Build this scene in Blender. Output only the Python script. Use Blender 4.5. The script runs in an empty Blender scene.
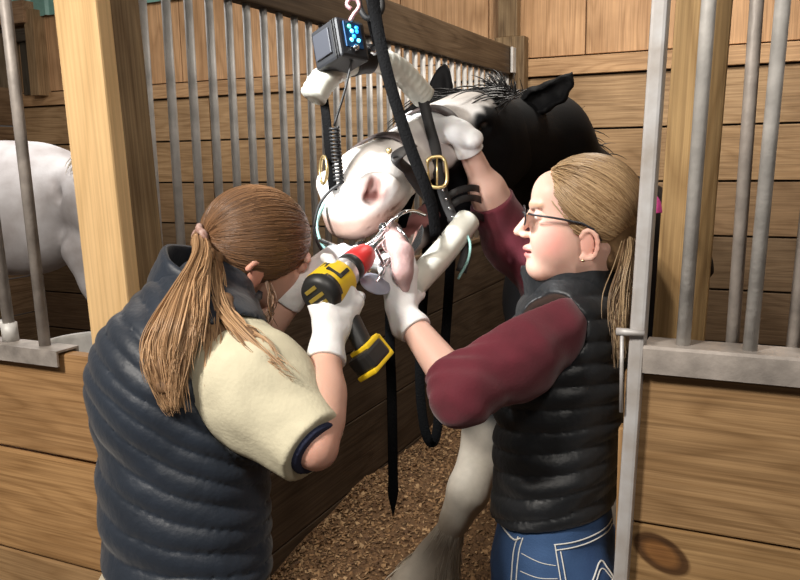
import bpy, bmesh, math, random
import numpy as np
from mathutils import Vector, Matrix
random.seed(7); RS = np.random.RandomState(11)
SC = bpy.context.scene; COL = SC.collection
# ------------------------------------------------------------ camera
FPX = 800.0
def cam_rows(yaw, pitch, roll):
    yaw, pitch, roll = [math.radians(a) for a in (yaw, pitch, roll)]
    cy, sy = math.cos(yaw), math.sin(yaw)
    f = np.array([-sy*math.cos(pitch), cy*math.cos(pitch), math.sin(pitch)])
    r = np.array([cy, sy, 0.0]); u = np.cross(r, f)
    c, s = math.cos(roll), math.sin(roll)
    return np.array([c*r+s*u, s*r-c*u, f])
M = cam_rows(25.08, -9.56, -1.04); C0 = np.array([0, 0, 1.62])
CR, CU, CF = M[0], -M[1], M[2]
def ray(x, y): return M.T @ np.array([(x-400)/FPX, (y-290)/FPX, 1.0])
def P(x, y, d): return C0 + d*ray(x, y)
def onY(x, y, Y): r = ray(x, y); return C0 + r*(Y-C0[1])/r[1]
def onX(x, y, X): r = ray(x, y); return C0 + r*(X-C0[0])/r[0]
def onZ(x, y, Z): r = ray(x, y); return C0 + r*(Z-C0[2])/r[2]
def cv(x, y, z): return x*CR + y*CU - z*CF          # z towards the viewer
def nrm(v): v = np.array(v, float); return v/np.linalg.norm(v)
cam = bpy.data.cameras.new('camera'); cam.sensor_width = 36; cam.lens = 36*FPX/800; cam.clip_start = .02
co = bpy.data.objects.new('camera', cam); COL.objects.link(co); SC.camera = co
mw = Matrix.Identity(4)
for i in range(3):
    mw[i][0], mw[i][1], mw[i][2], mw[i][3] = CR[i], CU[i], -CF[i], C0[i]
co.matrix_world = mw

# ------------------------------------------------------------ tagging
def tag(o, label=None, cat=None, group=None, kind=None):
    if label: o['label'] = label
    if cat: o['category'] = cat
    if group: o['group'] = group
    if kind: o['kind'] = kind
    return o
def empty(name, loc=(0, 0, 0), label=None, cat=None, group=None, kind=None):
    o = bpy.data.objects.new(name, None); COL.objects.link(o); o.location = Vector([float(a) for a in loc])
    o.empty_display_size = .05
    return tag(o, label, cat, group, kind)
def link(name, me, mat=None, parent=None, smooth=True):
    o = bpy.data.objects.new(name, me); COL.objects.link(o)
    if mat is not None:
        for m in (mat if isinstance(mat, (list, tuple)) else [mat]): me.materials.append(m)
    if smooth: me.polygons.foreach_set('use_smooth', [True]*len(me.polygons))
    if parent is not None:
        o.parent = parent
        off = Vector(parent.location)
        pp = parent.parent
        while pp: off += Vector(pp.location); pp = pp.parent
        o.location = -off
    return o
def mesh_from(verts, faces, name='m'):
    me = bpy.data.meshes.new(name); me.from_pydata([tuple(map(float, v)) for v in verts], [], [tuple(map(int, f)) for f in faces]); me.update(); return me

# ------------------------------------------------------------ materials
def mat(name, col, rough=.6, metal=0, spec=.5, noise=0, nscale=20, bump=0, bscale=60, sub=0, attr=None, coat=0, sheen=0, dark=None, stretch=None):
    m = bpy.data.materials.new(name); m.use_nodes = True; nt = m.node_tree; N = nt.nodes; L = nt.links
    b = N['Principled BSDF']; b.inputs['Roughness'].default_value = rough; b.inputs['Metallic'].default_value = metal
    b.inputs['Specular IOR Level'].default_value = spec
    if sub:
        b.inputs['Subsurface Weight'].default_value = sub; b.inputs['Subsurface Radius'].default_value = (.012, .005, .003); b.inputs['Subsurface Scale'].default_value = 1
    if coat: b.inputs['Coat Weight'].default_value = coat
    if sheen: b.inputs['Sheen Weight'].default_value = sheen
    tc = N.new('ShaderNodeTexCoord'); mp = N.new('ShaderNodeMapping'); L.new(tc.outputs['Object'], mp.inputs['Vector'])
    if stretch: mp.inputs['Scale'].default_value = stretch
    src = None
    if attr:
        a = N.new('ShaderNodeAttribute'); a.attribute_name = attr; src = a.outputs['Color']
    if noise:
        n = N.new('ShaderNodeTexNoise'); n.inputs['Scale'].default_value = nscale; n.inputs['Detail'].default_value = 6; L.new(mp.outputs['Vector'], n.inputs['Vector'])
        rp = N.new('ShaderNodeValToRGB'); rp.color_ramp.elements[0].position = .3; rp.color_ramp.elements[1].position = .7
        d = dark if dark else (1-noise,)*3
        rp.color_ramp.elements[0].color = (*d, 1); rp.color_ramp.elements[1].color = (1, 1, 1, 1)
        L.new(n.outputs['Fac'], rp.inputs['Fac'])
        mx = N.new('ShaderNodeMix'); mx.data_type = 'RGBA'; mx.blend_type = 'MULTIPLY'; mx.inputs[0].default_value = 1
        if src: L.new(src, mx.inputs[6])
        else: mx.inputs[6].default_value = (*col, 1)
        L.new(rp.outputs['Color'], mx.inputs[7]); src = mx.outputs[2]
    if src: L.new(src, b.inputs['Base Color'])
    else: b.inputs['Base Color'].default_value = (*col, 1)
    if bump:
        n2 = N.new('ShaderNodeTexNoise'); n2.inputs['Scale'].default_value = bscale; n2.inputs['Detail'].default_value = 4; L.new(mp.outputs['Vector'], n2.inputs['Vector'])
        bp = N.new('ShaderNodeBump'); bp.inputs['Strength'].default_value = bump; bp.inputs['Distance'].default_value = .01
        L.new(n2.outputs['Fac'], bp.inputs['Height']); L.new(bp.outputs['Normal'], b.inputs['Normal'])
    return m
def emit(name, col, s):
    m = bpy.data.materials.new(name); m.use_nodes = True; b = m.node_tree.nodes['Principled BSDF']
    b.inputs['Base Color'].default_value = (*col, 1); b.inputs['Emission Color'].default_value = (*col, 1); b.inputs['Emission Strength'].default_value = s
    return m
def wood(name, rough=.62, contrast=.55, rings=14.0, knots=(), saw=.0):
    """grain runs along the first component of the 'wc' attribute; 'bcol' is each board's own timber colour"""
    m = bpy.data.materials.new(name); m.use_nodes = True; nt = m.node_tree; N = nt.nodes; L = nt.links
    b = N['Principled BSDF']; b.inputs['Roughness'].default_value = rough; b.inputs['Specular IOR Level'].default_value = .3
    wc = N.new('ShaderNodeAttribute'); wc.attribute_name = 'wc'; bc = N.new('ShaderNodeAttribute'); bc.attribute_name = 'bcol'
    mp = N.new('ShaderNodeMapping'); mp.inputs['Scale'].default_value = (.9, 7, 7); L.new(wc.outputs['Vector'], mp.inputs['Vector'])
    wv = N.new('ShaderNodeTexNoise'); wv.inputs['Scale'].default_value = 1.0; wv.inputs['Detail'].default_value = 1.5; L.new(mp.outputs['Vector'], wv.inputs['Vector'])
    mul = N.new('ShaderNodeMath'); mul.operation = 'MULTIPLY'; mul.inputs[1].default_value = rings; L.new(wv.outputs['Fac'], mul.inputs[0])
    sn = N.new('ShaderNodeMath'); sn.operation = 'PINGPONG'; sn.inputs[1].default_value = .5; L.new(mul.outputs[0], sn.inputs[0])
    mp2 = N.new('ShaderNodeMapping'); mp2.inputs['Scale'].default_value = (3, 160, 160); L.new(wc.outputs['Vector'], mp2.inputs['Vector'])
    fn = N.new('ShaderNodeTexNoise'); fn.inputs['Scale'].default_value = 1.0; fn.inputs['Detail'].default_value = 3; L.new(mp2.outputs['Vector'], fn.inputs['Vector'])
    bl = N.new('ShaderNodeTexNoise'); bl.inputs['Scale'].default_value = 3.2; bl.inputs['Detail'].default_value = 6; L.new(wc.outputs['Vector'], bl.inputs['Vector'])
    def ramp(sock, p0, c0, p1, c1):
        r = N.new('ShaderNodeValToRGB'); r.color_ramp.elements[0].position = p0; r.color_ramp.elements[1].position = p1
        r.color_ramp.elements[0].color = (*c0, 1); r.color_ramp.elements[1].color = (*c1, 1); L.new(sock, r.inputs['Fac']); return r.outputs['Color']
    def mult(a, c):
        x = N.new('ShaderNodeMix'); x.data_type = 'RGBA'; x.blend_type = 'MULTIPLY'; x.inputs[0].default_value = 1; L.new(a, x.inputs[6]); L.new(c, x.inputs[7]); return x.outputs[2]
    k = 1-contrast
    c = mult(bc.outputs['Color'], ramp(sn.outputs[0], .0, (.52+.48*k, .45+.55*k, .38+.6*k), .30, (1, 1, 1)))
    c = mult(c, ramp(fn.outputs['Fac'], .3, (1-.8*contrast, 1-.85*contrast, 1-.9*contrast), .62, (1, 1, 1)))
    c = mult(c, ramp(bl.outputs['Fac'], .32, (1-.55*contrast, 1-.6*contrast, 1-.65*contrast), .6, (1, 1, 1)))
    for (kx, ky, rx, ry, ang) in knots:
        m3 = N.new('ShaderNodeMapping'); m3.vector_type = 'TEXTURE'; m3.inputs['Location'].default_value = (kx, ky, 0); m3.inputs['Rotation'].default_value = (0, 0, ang); m3.inputs['Scale'].default_value = (rx, ry, 100)
        L.new(wc.outputs['Vector'], m3.inputs['Vector'])
        ln = N.new('ShaderNodeVectorMath'); ln.operation = 'LENGTH'; L.new(m3.outputs['Vector'], ln.inputs[0])
        r = N.new('ShaderNodeValToRGB'); e = r.color_ramp.elements
        e[0].position = 0; e[0].color = (.55, .4, .3, 1); e[1].position = 1.0; e[1].color = (1, 1, 1, 1)
        for p, cc in ((.45, (.6, .45, .33)), (.7, (.22, .17, .15)), (.86, (.25, .2, .17))):
            q = e.new(p); q.color = (*cc, 1)
        L.new(ln.outputs['Value'], r.inputs['Fac']); c = mult(c, r.outputs['Color'])
    L.new(c, b.inputs['Base Color'])
    bp = N.new('ShaderNodeBump'); bp.inputs['Strength'].default_value = .25; bp.inputs['Distance'].default_value = .004
    L.new(fn.outputs['Fac'], bp.inputs['Height']); L.new(bp.outputs['Normal'], b.inputs['Normal'])
    return m
W_RAW = wood('raw_timber', contrast=.45, rings=10)
W_POST = wood('post_timber', contrast=.22, rings=6)
W_DARK = wood('weathered_timber', contrast=.6, rings=9)
W_PLY = wood('sheathing_plywood', contrast=.4, rings=7)

# ------------------------------------------------------------ boards and boxes
class Boards:
    """collects bevelled timbers that belong to one part"""
    def __init__(s): s.v = []; s.f = []; s.wc = []; s.bc = []
    def box(s, o, ax, ay, az, col=(.4, .25, .12), bev=.003, off=None):
        """o = centre; ax, ay, az = half-vectors, ax along the grain"""
        o, ax, ay, az = [np.array(q, float) for q in (o, ax, ay, az)]
        if off is None: off = RS.rand(3)*50
        h = [np.linalg.norm(q) for q in (ax, ay, az)]; e = [q/l for q, l in zip((ax, ay, az), h)]
        bm = bmesh.new(); bmesh.ops.create_cube(bm, size=2)
        for v in bm.verts: v.co = Vector((v.co.x*h[0], v.co.y*h[1], v.co.z*h[2]))
        if bev: bmesh.ops.bevel(bm, geom=bm.edges[:], offset=min(bev, min(h)*.6), segments=2, affect='EDGES', profile=.6)
        bm.verts.index_update(); n = len(s.v)
        R3 = np.array(e)
        det = np.dot(np.cross(e[0], e[1]), e[2])
        for v in bm.verts:
            l = np.array(v.co); s.v.append(o + l @ R3); s.wc.append(l + off); s.bc.append(col)
        for f in bm.faces:
            ids = [n+v.index for v in f.verts]; s.f.append(ids if det > 0 else ids[::-1])
        bm.free()
    def aabb(s, x0, x1, y0, y1, z0, z1, grain='x', **k):
        c = np.array([(x0+x1)/2, (y0+y1)/2, (z0+z1)/2]); h = [(x1-x0)/2, (y1-y0)/2, (z1-z0)/2]
        ax = [np.eye(3)[i]*h[i] for i in range(3)]
        o = {'x': (0, 2, 1), 'y': (1, 2, 0), 'z': (2, 0, 1)}[grain]
        s.box(c, ax[o[0]], ax[o[1]], ax[o[2]], **k)
    def build(s, name, m, parent=None):
        me = mesh_from(s.v, s.f)
        a = me.attributes.new('wc', 'FLOAT_VECTOR', 'POINT'); a.data.foreach_set('vector', np.array(s.wc, np.float32).ravel())
        b = me.attributes.new('bcol', 'FLOAT_COLOR', 'POINT'); b.data.foreach_set('color', np.c_[np.array(s.bc, np.float32), np.ones(len(s.bc), np.float32)].ravel())
        return link(name, me, m, parent, smooth=False)
def sweep(pts, prof, up=(0, 0, 1), closed=False, scale=None, caps=True):
    """sweep a 2-D profile (across, thick) along a polyline"""
    pts = np.array(pts, float); n = len(pts); prof = np.array(prof, float); k = len(prof)
    up = np.array(up, float)
    V = []; 
    for i in range(n):
        if closed: t = pts[(i+1) % n]-pts[i-1]
        else: t = pts[min(i+1, n-1)]-pts[max(i-1, 0)]
        t = nrm(t); uu = up[i] if up.ndim == 2 else up
        a = np.cross(t, uu); 
        if np.linalg.norm(a) < 1e-4: a = np.cross(t, [1, .1, 0])
        a = nrm(a); b = np.cross(a, t); s = 1 if scale is None else scale[i]
        for p in prof: V.append(pts[i]+(a*p[0]+b*p[1])*s)
    Fc = []
    for i in range(n if closed else n-1):
        j = (i+1) % n
        for q in range(k):
            w = (q+1) % k; Fc.append((i*k+q, i*k+w, j*k+w, j*k+q))
    if not closed and caps: Fc.append(tuple(range(k))[::-1]); Fc.append(tuple((n-1)*k+q for q in range(k)))
    return V, Fc
def circ(r, n=12, ry=None): return [(r*math.cos(2*math.pi*i/n), (ry or r)*math.sin(2*math.pi*i/n)) for i in range(n)]
def rect(w, t): b = min(w, t)*.25; w /= 2; t /= 2; return [(-w+b, -t), (w-b, -t), (w, -t+b), (w, t-b), (w-b, t), (-w+b, t), (-w, t-b), (-w, -t+b)]
def join(*vfs):
    V = []; Fc = []
    for v, f in vfs:
        n = len(V); V += list(v); Fc += [tuple(n+i for i in q) for q in f]
    return V, Fc
def tube(name, pts, r, m, parent=None, n=12, prof=None, up=(0, 0, 1), closed=False, scale=None, smooth=True):
    V, Fc = sweep(pts, prof or circ(r, n), up, closed, scale); o = link(name, mesh_from(V, Fc), m, parent, smooth)
    return o
def lathe(o, ax, prof, n=28, ref=(0, 0, 1)):
    """prof: list of (along, radius)"""
    ax = nrm(ax); u = np.cross(ax, ref)
    if np.linalg.norm(u) < 1e-3: u = np.cross(ax, (1, 0, 0))
    u = nrm(u); w = np.cross(ax, u); V = []; Fc = []
    for (a, r) in prof:
        for i in range(n):
            t = 2*math.pi*i/n; V.append(np.array(o)+ax*a+(u*math.cos(t)+w*math.sin(t))*max(r, 1e-5))
    for j in range(len(prof)-1):
        for i in range(n):
            k = (i+1) % n; Fc.append((j*n+i, j*n+k, (j+1)*n+k, (j+1)*n+i))
    Fc.append(tuple(range(n))[::-1]); Fc.append(tuple((len(prof)-1)*n+i for i in range(n)))
    return V, Fc
def spline(pts, n=40):
    """Catmull-Rom through the points"""
    p = np.array(pts, float); p = np.vstack([2*p[0]-p[1], p, 2*p[-1]-p[-2]]); out = []; m = len(p)-3
    for i in range(n):
        t = i/(n-1)*m; k = min(int(t), m-1); t -= k; a, b, c, d = p[k:k+4]
        out.append(.5*((2*b)+(-a+c)*t+(2*a-5*b+4*c-d)*t*t+(-a+3*b-3*c+d)*t**3))
    return np.array(out)

# ------------------------------------------------------------ implicit surfaces for bodies and cloth
def wob(X, Y, Z, s, seed=0):
    r = np.random.RandomState(seed); o = 0
    for i in range(5):
        k = r.randn(3); k = k/np.linalg.norm(k)*s*(.7+.6*r.rand()); o = o+np.sin(k[0]*X+k[1]*Y+k[2]*Z+r.rand()*6.28)
    return o/5
class Blob:
    def __init__(s, lo, hi, h):
        s.h = h; s.lo = np.array(lo, float); n = np.ceil((np.array(hi)-s.lo)/h).astype(int)+1; s.n = n
        s.D = np.full(n, .2, np.float32); s.ax = [s.lo[i]+h*np.arange(n[i]) for i in range(3)]
    def _blk(s, lo, hi):
        a = np.clip(np.floor((np.array(lo)-s.lo)/s.h).astype(int), 0, s.n); b = np.clip(np.ceil((np.array(hi)-s.lo)/s.h).astype(int)+1, 0, s.n)
        if np.any(b <= a): return None, None
        sl = tuple(slice(a[i], b[i]) for i in range(3))
        X, Y, Z = [s.ax[i][sl[i]].astype(np.float32) for i in range(3)]
        return sl, (X[:, None, None], Y[None, :, None], Z[None, None, :])
    def _put(s, fn, lo, hi, k, op):
        pad = max(k, .012)+2*s.h
        sl, g = s._blk(np.array(lo)-pad, np.array(hi)+pad)
        if sl is None: return
        d = fn(*g); D = s.D[sl]
        if op == 'add':
            if k > 0:
                h = np.clip(.5+.5*(D-d)/k, 0, 1); s.D[sl] = D+(d-D)*h-k*h*(1-h)
            else: s.D[sl] = np.minimum(D, d)
        elif op == 'sub':
            d = -d; h = np.clip(.5-.5*(D-d)/max(k, 1e-6), 0, 1); s.D[sl] = D+(d-D)*h+k*h*(1-h)
        elif op == 'cut': s.D[sl] = np.maximum(D, d)
    def cone(s, a, b, ra, rb, k=.02, n=None, f=1.0, op='add'):
        """tapered capsule; flattened by factor f along n"""
        a = np.array(a, float); b = np.array(b, float); ab = b-a; L2 = max(ab@ab, 1e-9); R = max(ra, rb)*max(f, 1)
        if n is not None: n = nrm(n)
        def fn(X, Y, Z):
            x, y, z = X-a[0], Y-a[1], Z-a[2]
            if n is None:
                t = np.clip((x*ab[0]+y*ab[1]+z*ab[2])/L2, 0, 1); dx, dy, dz = x-t*ab[0], y-t*ab[1], z-t*ab[2]; g = 1
            else:
                t = np.clip((x*ab[0]+y*ab[1]+z*ab[2])/L2, 0, 1); dx, dy, dz = x-t*ab[0], y-t*ab[1], z-t*ab[2]
                c = (dx*n[0]+dy*n[1]+dz*n[2])*(1/f-1); dx, dy, dz = dx+c*n[0], dy+c*n[1], dz+c*n[2]; g = min(f, 1)
            return ((np.sqrt(dx*dx+dy*dy+dz*dz)-(ra+(rb-ra)*t))*g)
        s._put(fn, np.minimum(a, b)-R, np.maximum(a, b)+R, k, op); return s
    def chain(s, pts, k=.02, **kw):
        for (a, ra), (b, rb) in zip(pts[:-1], pts[1:]): s.cone(a, b, ra, rb, k, **kw)
        return s
    def ell(s, c, axes, r, k=.02, op='add'):
        c = np.array(c, float); A = np.array([nrm(q) for q in axes]); r = np.array(r, float); R = max(r)
        def fn(X, Y, Z):
            x, y, z = X-c[0], Y-c[1], Z-c[2]; k0 = 0; k1 = 0
            for i in range(3):
                q = (x*A[i][0]+y*A[i][1]+z*A[i][2])/r[i]; k0 = k0+q*q; k1 = k1+(q/r[i])**2
            k0 = np.sqrt(k0); k1 = np.sqrt(k1); return k0*(k0-1)/np.maximum(k1, 1e-6)
        s._put(fn, c-R, c+R, k, op); return s
    def plane(s, o, n, k=0):
        """keep the side the normal points away from"""
        n = nrm(n); o = np.array(o, float)
        X, Y, Z = np.ix_(*[a.astype(np.float32) for a in s.ax]); d = (X-o[0])*n[0]+(Y-o[1])*n[1]+(Z-o[2])*n[2]
        if k:
            h = np.clip(.5-.5*(s.D-d)/k, 0, 1); s.D = s.D+(d-s.D)*h+k*h*(1-h)
        else: s.D = np.maximum(s.D, d)
        return s
    def warp(s, fn):
        X, Y, Z = np.ix_(*[a.astype(np.float32) for a in s.ax]); s.D = s.D+fn(X, Y, Z).astype(np.float32); return s
    def data(s):
        D = s.D; D[0] = D[-1] = np.maximum(D[0], .01); D[:, 0] = np.maximum(D[:, 0], .01); D[:, -1] = np.maximum(D[:, -1], .01); D[:, :, 0] = np.maximum(D[:, :, 0], .01); D[:, :, -1] = np.maximum(D[:, :, -1], .01)
        I = D < 0; nx, ny, nz = D.shape
        cnt = np.zeros((nx-1, ny-1, nz-1), np.int8)
        for i in (0, 1):
            for j in (0, 1):
                for k in (0, 1): cnt += I[i:nx-1+i, j:ny-1+j, k:nz-1+k]
        cells = np.argwhere((cnt > 0) & (cnt < 8)); idx = np.full(cnt.shape, -1, np.int32); idx[tuple(cells.T)] = np.arange(len(cells))
        acc = np.zeros((len(cells), 3)); num = np.zeros(len(cells))
        cor = [(i, j, k) for i in (0, 1) for j in (0, 1) for k in (0, 1)]
        val = {c: D[tuple((cells+np.array(c)).T)] for c in cor}
        for c in cor:
            for a in range(3):
                if c[a] == 0:
                    e = list(c); e[a] = 1; e = tuple(e); v0, v1 = val[c], val[e]; mk = (v0 < 0) != (v1 < 0)
                    t = np.where(mk, v0/np.where(mk, v0-v1, 1), 0); p = np.tile(np.array(c, float), (len(cells), 1)); p[:, a] += t
                    acc[mk] += p[mk]; num[mk] += 1
        V = (cells+acc/num[:, None])*s.h+s.lo
        Fs = []
        for a in range(3):
            b, c = (a+1) % 3, (a+2) % 3
            s0 = [slice(None)]*3; s1 = [slice(None)]*3; s0[a] = slice(0, -1); s1[a] = slice(1, None)
            ch = I[tuple(s0)] != I[tuple(s1)]; e = np.argwhere(ch)
            e = e[(e[:, b] > 0) & (e[:, c] > 0) & (e[:, b] < D.shape[b]-1) & (e[:, c] < D.shape[c]-1)]
            ins = I[tuple(e.T)]
            def cell(db, dc): q = e.copy(); q[:, b] -= db; q[:, c] -= dc; return idx[tuple(q.T)]
            q = np.stack([cell(1, 1), cell(0, 1), cell(0, 0), cell(1, 0)], 1); q[~ins] = q[~ins][:, ::-1]; Fs.append(q)
        return V, np.vstack(Fs)
def blob_obj(name, blobs, m, parent=None, color=None):
    V = []; Fq = []; n = 0
    for b in (blobs if isinstance(blobs, (list, tuple)) else [blobs]):
        v, f = b.data(); V.append(v); Fq.append(f+n); n += len(v)
    V = np.vstack(V); Fq = np.vstack(Fq)
    me = bpy.data.meshes.new(name); me.vertices.add(len(V)); me.vertices.foreach_set('co', V.astype(np.float32).ravel())
    me.loops.add(Fq.size); me.loops.foreach_set('vertex_index', Fq.astype(np.int32).ravel())
    me.polygons.add(len(Fq)); me.polygons.foreach_set('loop_start', np.arange(0, Fq.size, 4, dtype=np.int32)); 
    me.update(calc_edges=True); me.validate()
    if color is not None:
        a = me.attributes.new('coat', 'FLOAT_COLOR', 'POINT'); c = color(V); a.data.foreach_set('color', np.c_[c, np.ones(len(c))].astype(np.float32).ravel())
    return link(name, me, m, parent)
def sstep(a, b, x): t = np.clip((x-a)/(b-a), 0, 1); return t*t*(3-2*t)
def mixc(a, b, t): return a*(1-t)[:, None]+np.array(b)[None]*t[:, None]

# ============================================================ THE SETTING
YF = 1.5; XP = -1.52; YB = 5.0
STEEL = mat('galvanised_steel', (.66, .64, .61), rough=.5, metal=.1, noise=.45, nscale=14, bump=.1, bscale=80)
STEELW = mat('painted_steel', (.62, .62, .63), rough=.5, metal=.25, noise=.3, nscale=18, bump=.06, dark=(.72, .66, .6))
RUSTY = mat('worn_steel', (.46, .41, .37), rough=.5, metal=.15, noise=.5, nscale=16, bump=.15, bscale=70)
DIRT = mat('packed_dirt', (.09, .06, .04), rough=.95, noise=.5, nscale=8, bump=.4, bscale=30)
TEAL = mat('teal_metal_siding', (.22, .42, .36), rough=.5, noise=.2)
fl = Boards(); fl.aabb(-6, 3.2, -2.0, 5.2, -.2, 0, bev=0); 
o = fl.build('floor', DIRT); tag(o, kind='structure')
def jit(c, s=.12): k = 1+s*(RS.rand()*2-1); return tuple(min(1, q*k) for q in c)
# back wall: dark horizontal planks up to 2.08, a light rail, then sheathing panels with seams
WB = Boards()
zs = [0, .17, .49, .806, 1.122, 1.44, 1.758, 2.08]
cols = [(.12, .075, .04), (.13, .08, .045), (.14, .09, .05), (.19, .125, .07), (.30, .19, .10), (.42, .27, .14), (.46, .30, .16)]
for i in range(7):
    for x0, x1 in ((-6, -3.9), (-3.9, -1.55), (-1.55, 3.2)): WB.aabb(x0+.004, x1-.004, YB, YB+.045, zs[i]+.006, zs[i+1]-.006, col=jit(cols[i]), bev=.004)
WB.aabb(-6, 3.2, YB+.046, YB+.06, 0, 4, col=(.01, .01, .01), bev=0)
o = WB.build('wall_back', W_RAW); tag(o, kind='structure')
PB = Boards()
sx = onY(586, 30, YB)[0]; w = .61; xs = sorted([sx+w*i for i in range(-9, 6)])
for a, b in zip(xs[:-1], xs[1:]): PB.aabb(a+.004, b-.004, YB-.008, YB+.03, 2.20, 3.6, 'z', col=jit((.60, .36, .19), .1), bev=.003)
o = PB.build('wall_back_sheathing', W_PLY); tag(o, kind='structure')
TB = Boards()
for a, b in ((-6, -3.4), (-3.4, -1.56), (-1.46, .6), (.6, 3.2)): TB.aabb(a, b, YB-.03, YB+.02, 2.085, 2.19, col=jit((.58, .36, .19), .08), bev=.004)
o = TB.build('trim_back', W_RAW); tag(o, kind='structure')
# walls that close the two stalls at the sides
WR = Boards()
for i in range(9): WR.aabb(2.3, 2.345, 1.6, YB, .31*i+.005, .31*(i+1)-.005, 'y', col=jit((.3, .19, .1)))
o = WR.build('wall_right', W_RAW); tag(o, kind='structure')
WL = Boards()
for i in range(7): WL.aabb(-5.9, -5.855, 1.6, YB, .32*i+.005, .32*(i+1)-.005, 'y', col=jit((.25, .16, .09)))
o = WL.build('wall_left', W_DARK); tag(o, kind='structure')
V = []; 
xs = np.arange(-5.85, -4.0, .02)
pr = [(x, YB-.05-(.022 if (i % 10) < 2 else 0)) for i, x in enumerate(xs)]
zt0 = onY(30, 17, YB-.06)[2]
V = [(x, y, zt0) for x, y in pr]+[(x, y, 3.6) for x, y in pr]; n = len(pr)
me = mesh_from(V, [(i, i+1, n+i+1, n+i) for i in range(n-1)]); o = link('siding', me, TEAL, smooth=False)
so = o.modifiers.new('thickness', 'SOLIDIFY'); so.thickness = .004
tag(o, 'teal ribbed metal siding high on the far wall at top left', 'siding')
# framing on the neighbouring stall's back wall
t = empty('wall_frame', onY(30, 90, YB), 'dark timber frame with a ledge on the far wall behind the white horse', 'wall frame')
def yb(x, y, Y=YB): return onY(x, y, Y)
def bar_px(B, x0, y0, x1, y1, Y0, Y1, col, grain='x'):
    a, b = yb(x0, y0, Y1), yb(x1, y1, Y1)
    B.aabb(min(a[0], b[0]), max(a[0], b[0]), Y0, Y1, min(a[2], b[2]), max(a[2], b[2]), grain, col=col)
B = Boards(); bar_px(B, -30, 12, 40, 25, YB-.16, YB-.0, (.42, .26, .15)); B.build('ledge', W_RAW, t)
B = Boards(); bar_px(B, 36, 12, 52, 96, YB-.13, YB-.0, (.36, .24, .13), 'z'); B.build('post', W_RAW, t)
B = Boards(); bar_px(B, 8, 36, 24, 92, YB-.13, YB-.0, (.22, .16, .10), 'z'); B.build('post', W_RAW, t)
B = Boards(); bar_px(B, -30, 37, 36, 42, YB-.10, YB-.0, (.10, .08, .06)); B.build('lintel', W_DARK, t)
B = Boards(); bar_px(B, 24, 42, 37, 95, YB-.05, YB-.0, (.09, .075, .055), 'z'); B.build('shutter', W_DARK, t)

# partition between the two stalls
PZ = 1.13
t = empty('stall_partition', (XP, 1.8, 0), 'dark planked stall partition topped with grey bars and a heavy beam behind the horse', 'stall partition')
B = Boards()
for z0, z1 in ((.0, .27), (.275, .56), (.565, .843), (.848, PZ)): B.aabb(XP-.02, XP+.02, 1.66, 4.865, z0, z1, 'y', col=jit((.095, .065, .042), .15), bev=.004)
B.build('planks', W_DARK, t)
B = Boards(); B.aabb(XP-.03, XP+.03, 1.66, 4.865, 2.092, 2.255, 'y', col=(.10, .068, .040), bev=.006); B.build('top_beam', W_DARK, t)
B = Boards(); B.aabb(XP+.02, XP+.04, 3.05, 3.09, .15, PZ, 'z', col=(.24, .16, .09)); B.build('batten', W_RAW, t)
B = Boards(); B.aabb(XP-.03, XP+.03, 1.66, 4.865, PZ, PZ+.022, 'y', col=(.22, .15, .09)); B.build('sill', W_DARK, t)
bm0 = sweep([(0, 0, PZ+.01), (0, 0, 2.1)], circ(.0125, 12))
me0 = mesh_from(*bm0)
first = None
for i, y in enumerate(np.arange(1.695, 4.88, .0925)):
    b = bpy.data.objects.new('bar', me0); COL.objects.link(b); b.parent = t; b.location = (0, y-1.8, 0)
    if first is None: me0.materials.append(STEEL); me0.polygons.foreach_set('use_smooth', [True]*len(me0.polygons)); first = b
# timber block where the beam meets the back wall
t = empty('corner_post', (XP+.06, YB-.08, 0), 'dark timber post at the back wall carrying the end of the partition beam', 'post')
B = Boards(); B.aabb(XP-.09, XP+.10, YB-.13, YB-.035, 0, 2.32, 'z', col=(.25, .17, .09), bev=.006); B.build('lower_post', W_DARK, t)
B = Boards(); B.aabb(XP-.07, XP+.05, YB-.12, YB-.035, 2.32, 3.4, 'z', col=(.25, .17, .09), bev=.005); B.build('upper_post', W_DARK, t)
B = Boards(); B.aabb(XP+.035, XP+.05, 4.80, 4.868, 2.1, 2.25, 'z', col=(.34, .33, .32), bev=.003); B.build('bracket', STEEL, t)

# front post beside the doorway
t = empty('door_post', (onY(110, 300, YF)[0], YF+.07, 0), 'thick pale yellow timber post at the left side of the stall doorway', 'post')
tl, tr, bl, br = onY(48, 0, YF), onY(100, 0, YF), onY(88, 310, YF), onY(128, 310, YF)
def slant(B, tl, tr, bl, br, z0, z1, y0, y1, col, dx=(0, 0)):
    def at(a, b, z): k = (z-b[2])/(a[2]-b[2]); return b[0]+(a[0]-b[0])*k
    L0, L1 = at(tl, bl, z0)+dx[0], at(tl, bl, z1)+dx[0]; R0, R1 = at(tr, br, z0)+dx[1], at(tr, br, z1)+dx[1]
    c0 = np.array([(L0+R0)/2, (y0+y1)/2, z0]); c1 = np.array([(L1+R1)/2, (y0+y1)/2, z1])
    wdt = ((R0-L0)+(R1-L1))/4
    B.box((c0+c1)/2, (c1-c0)/2, (wdt, 0, 0), (0, (y1-y0)/2, 0), col=col, bev=.006)
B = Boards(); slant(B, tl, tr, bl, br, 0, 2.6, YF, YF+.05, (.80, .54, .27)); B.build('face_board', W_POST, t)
B = Boards(); slant(B, tl, tr, bl, br, 0, 2.6, YF+.05, YF+.155, (.34, .235, .125), (.01, -.006)); B.build('core_post', W_DARK, t)

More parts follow.
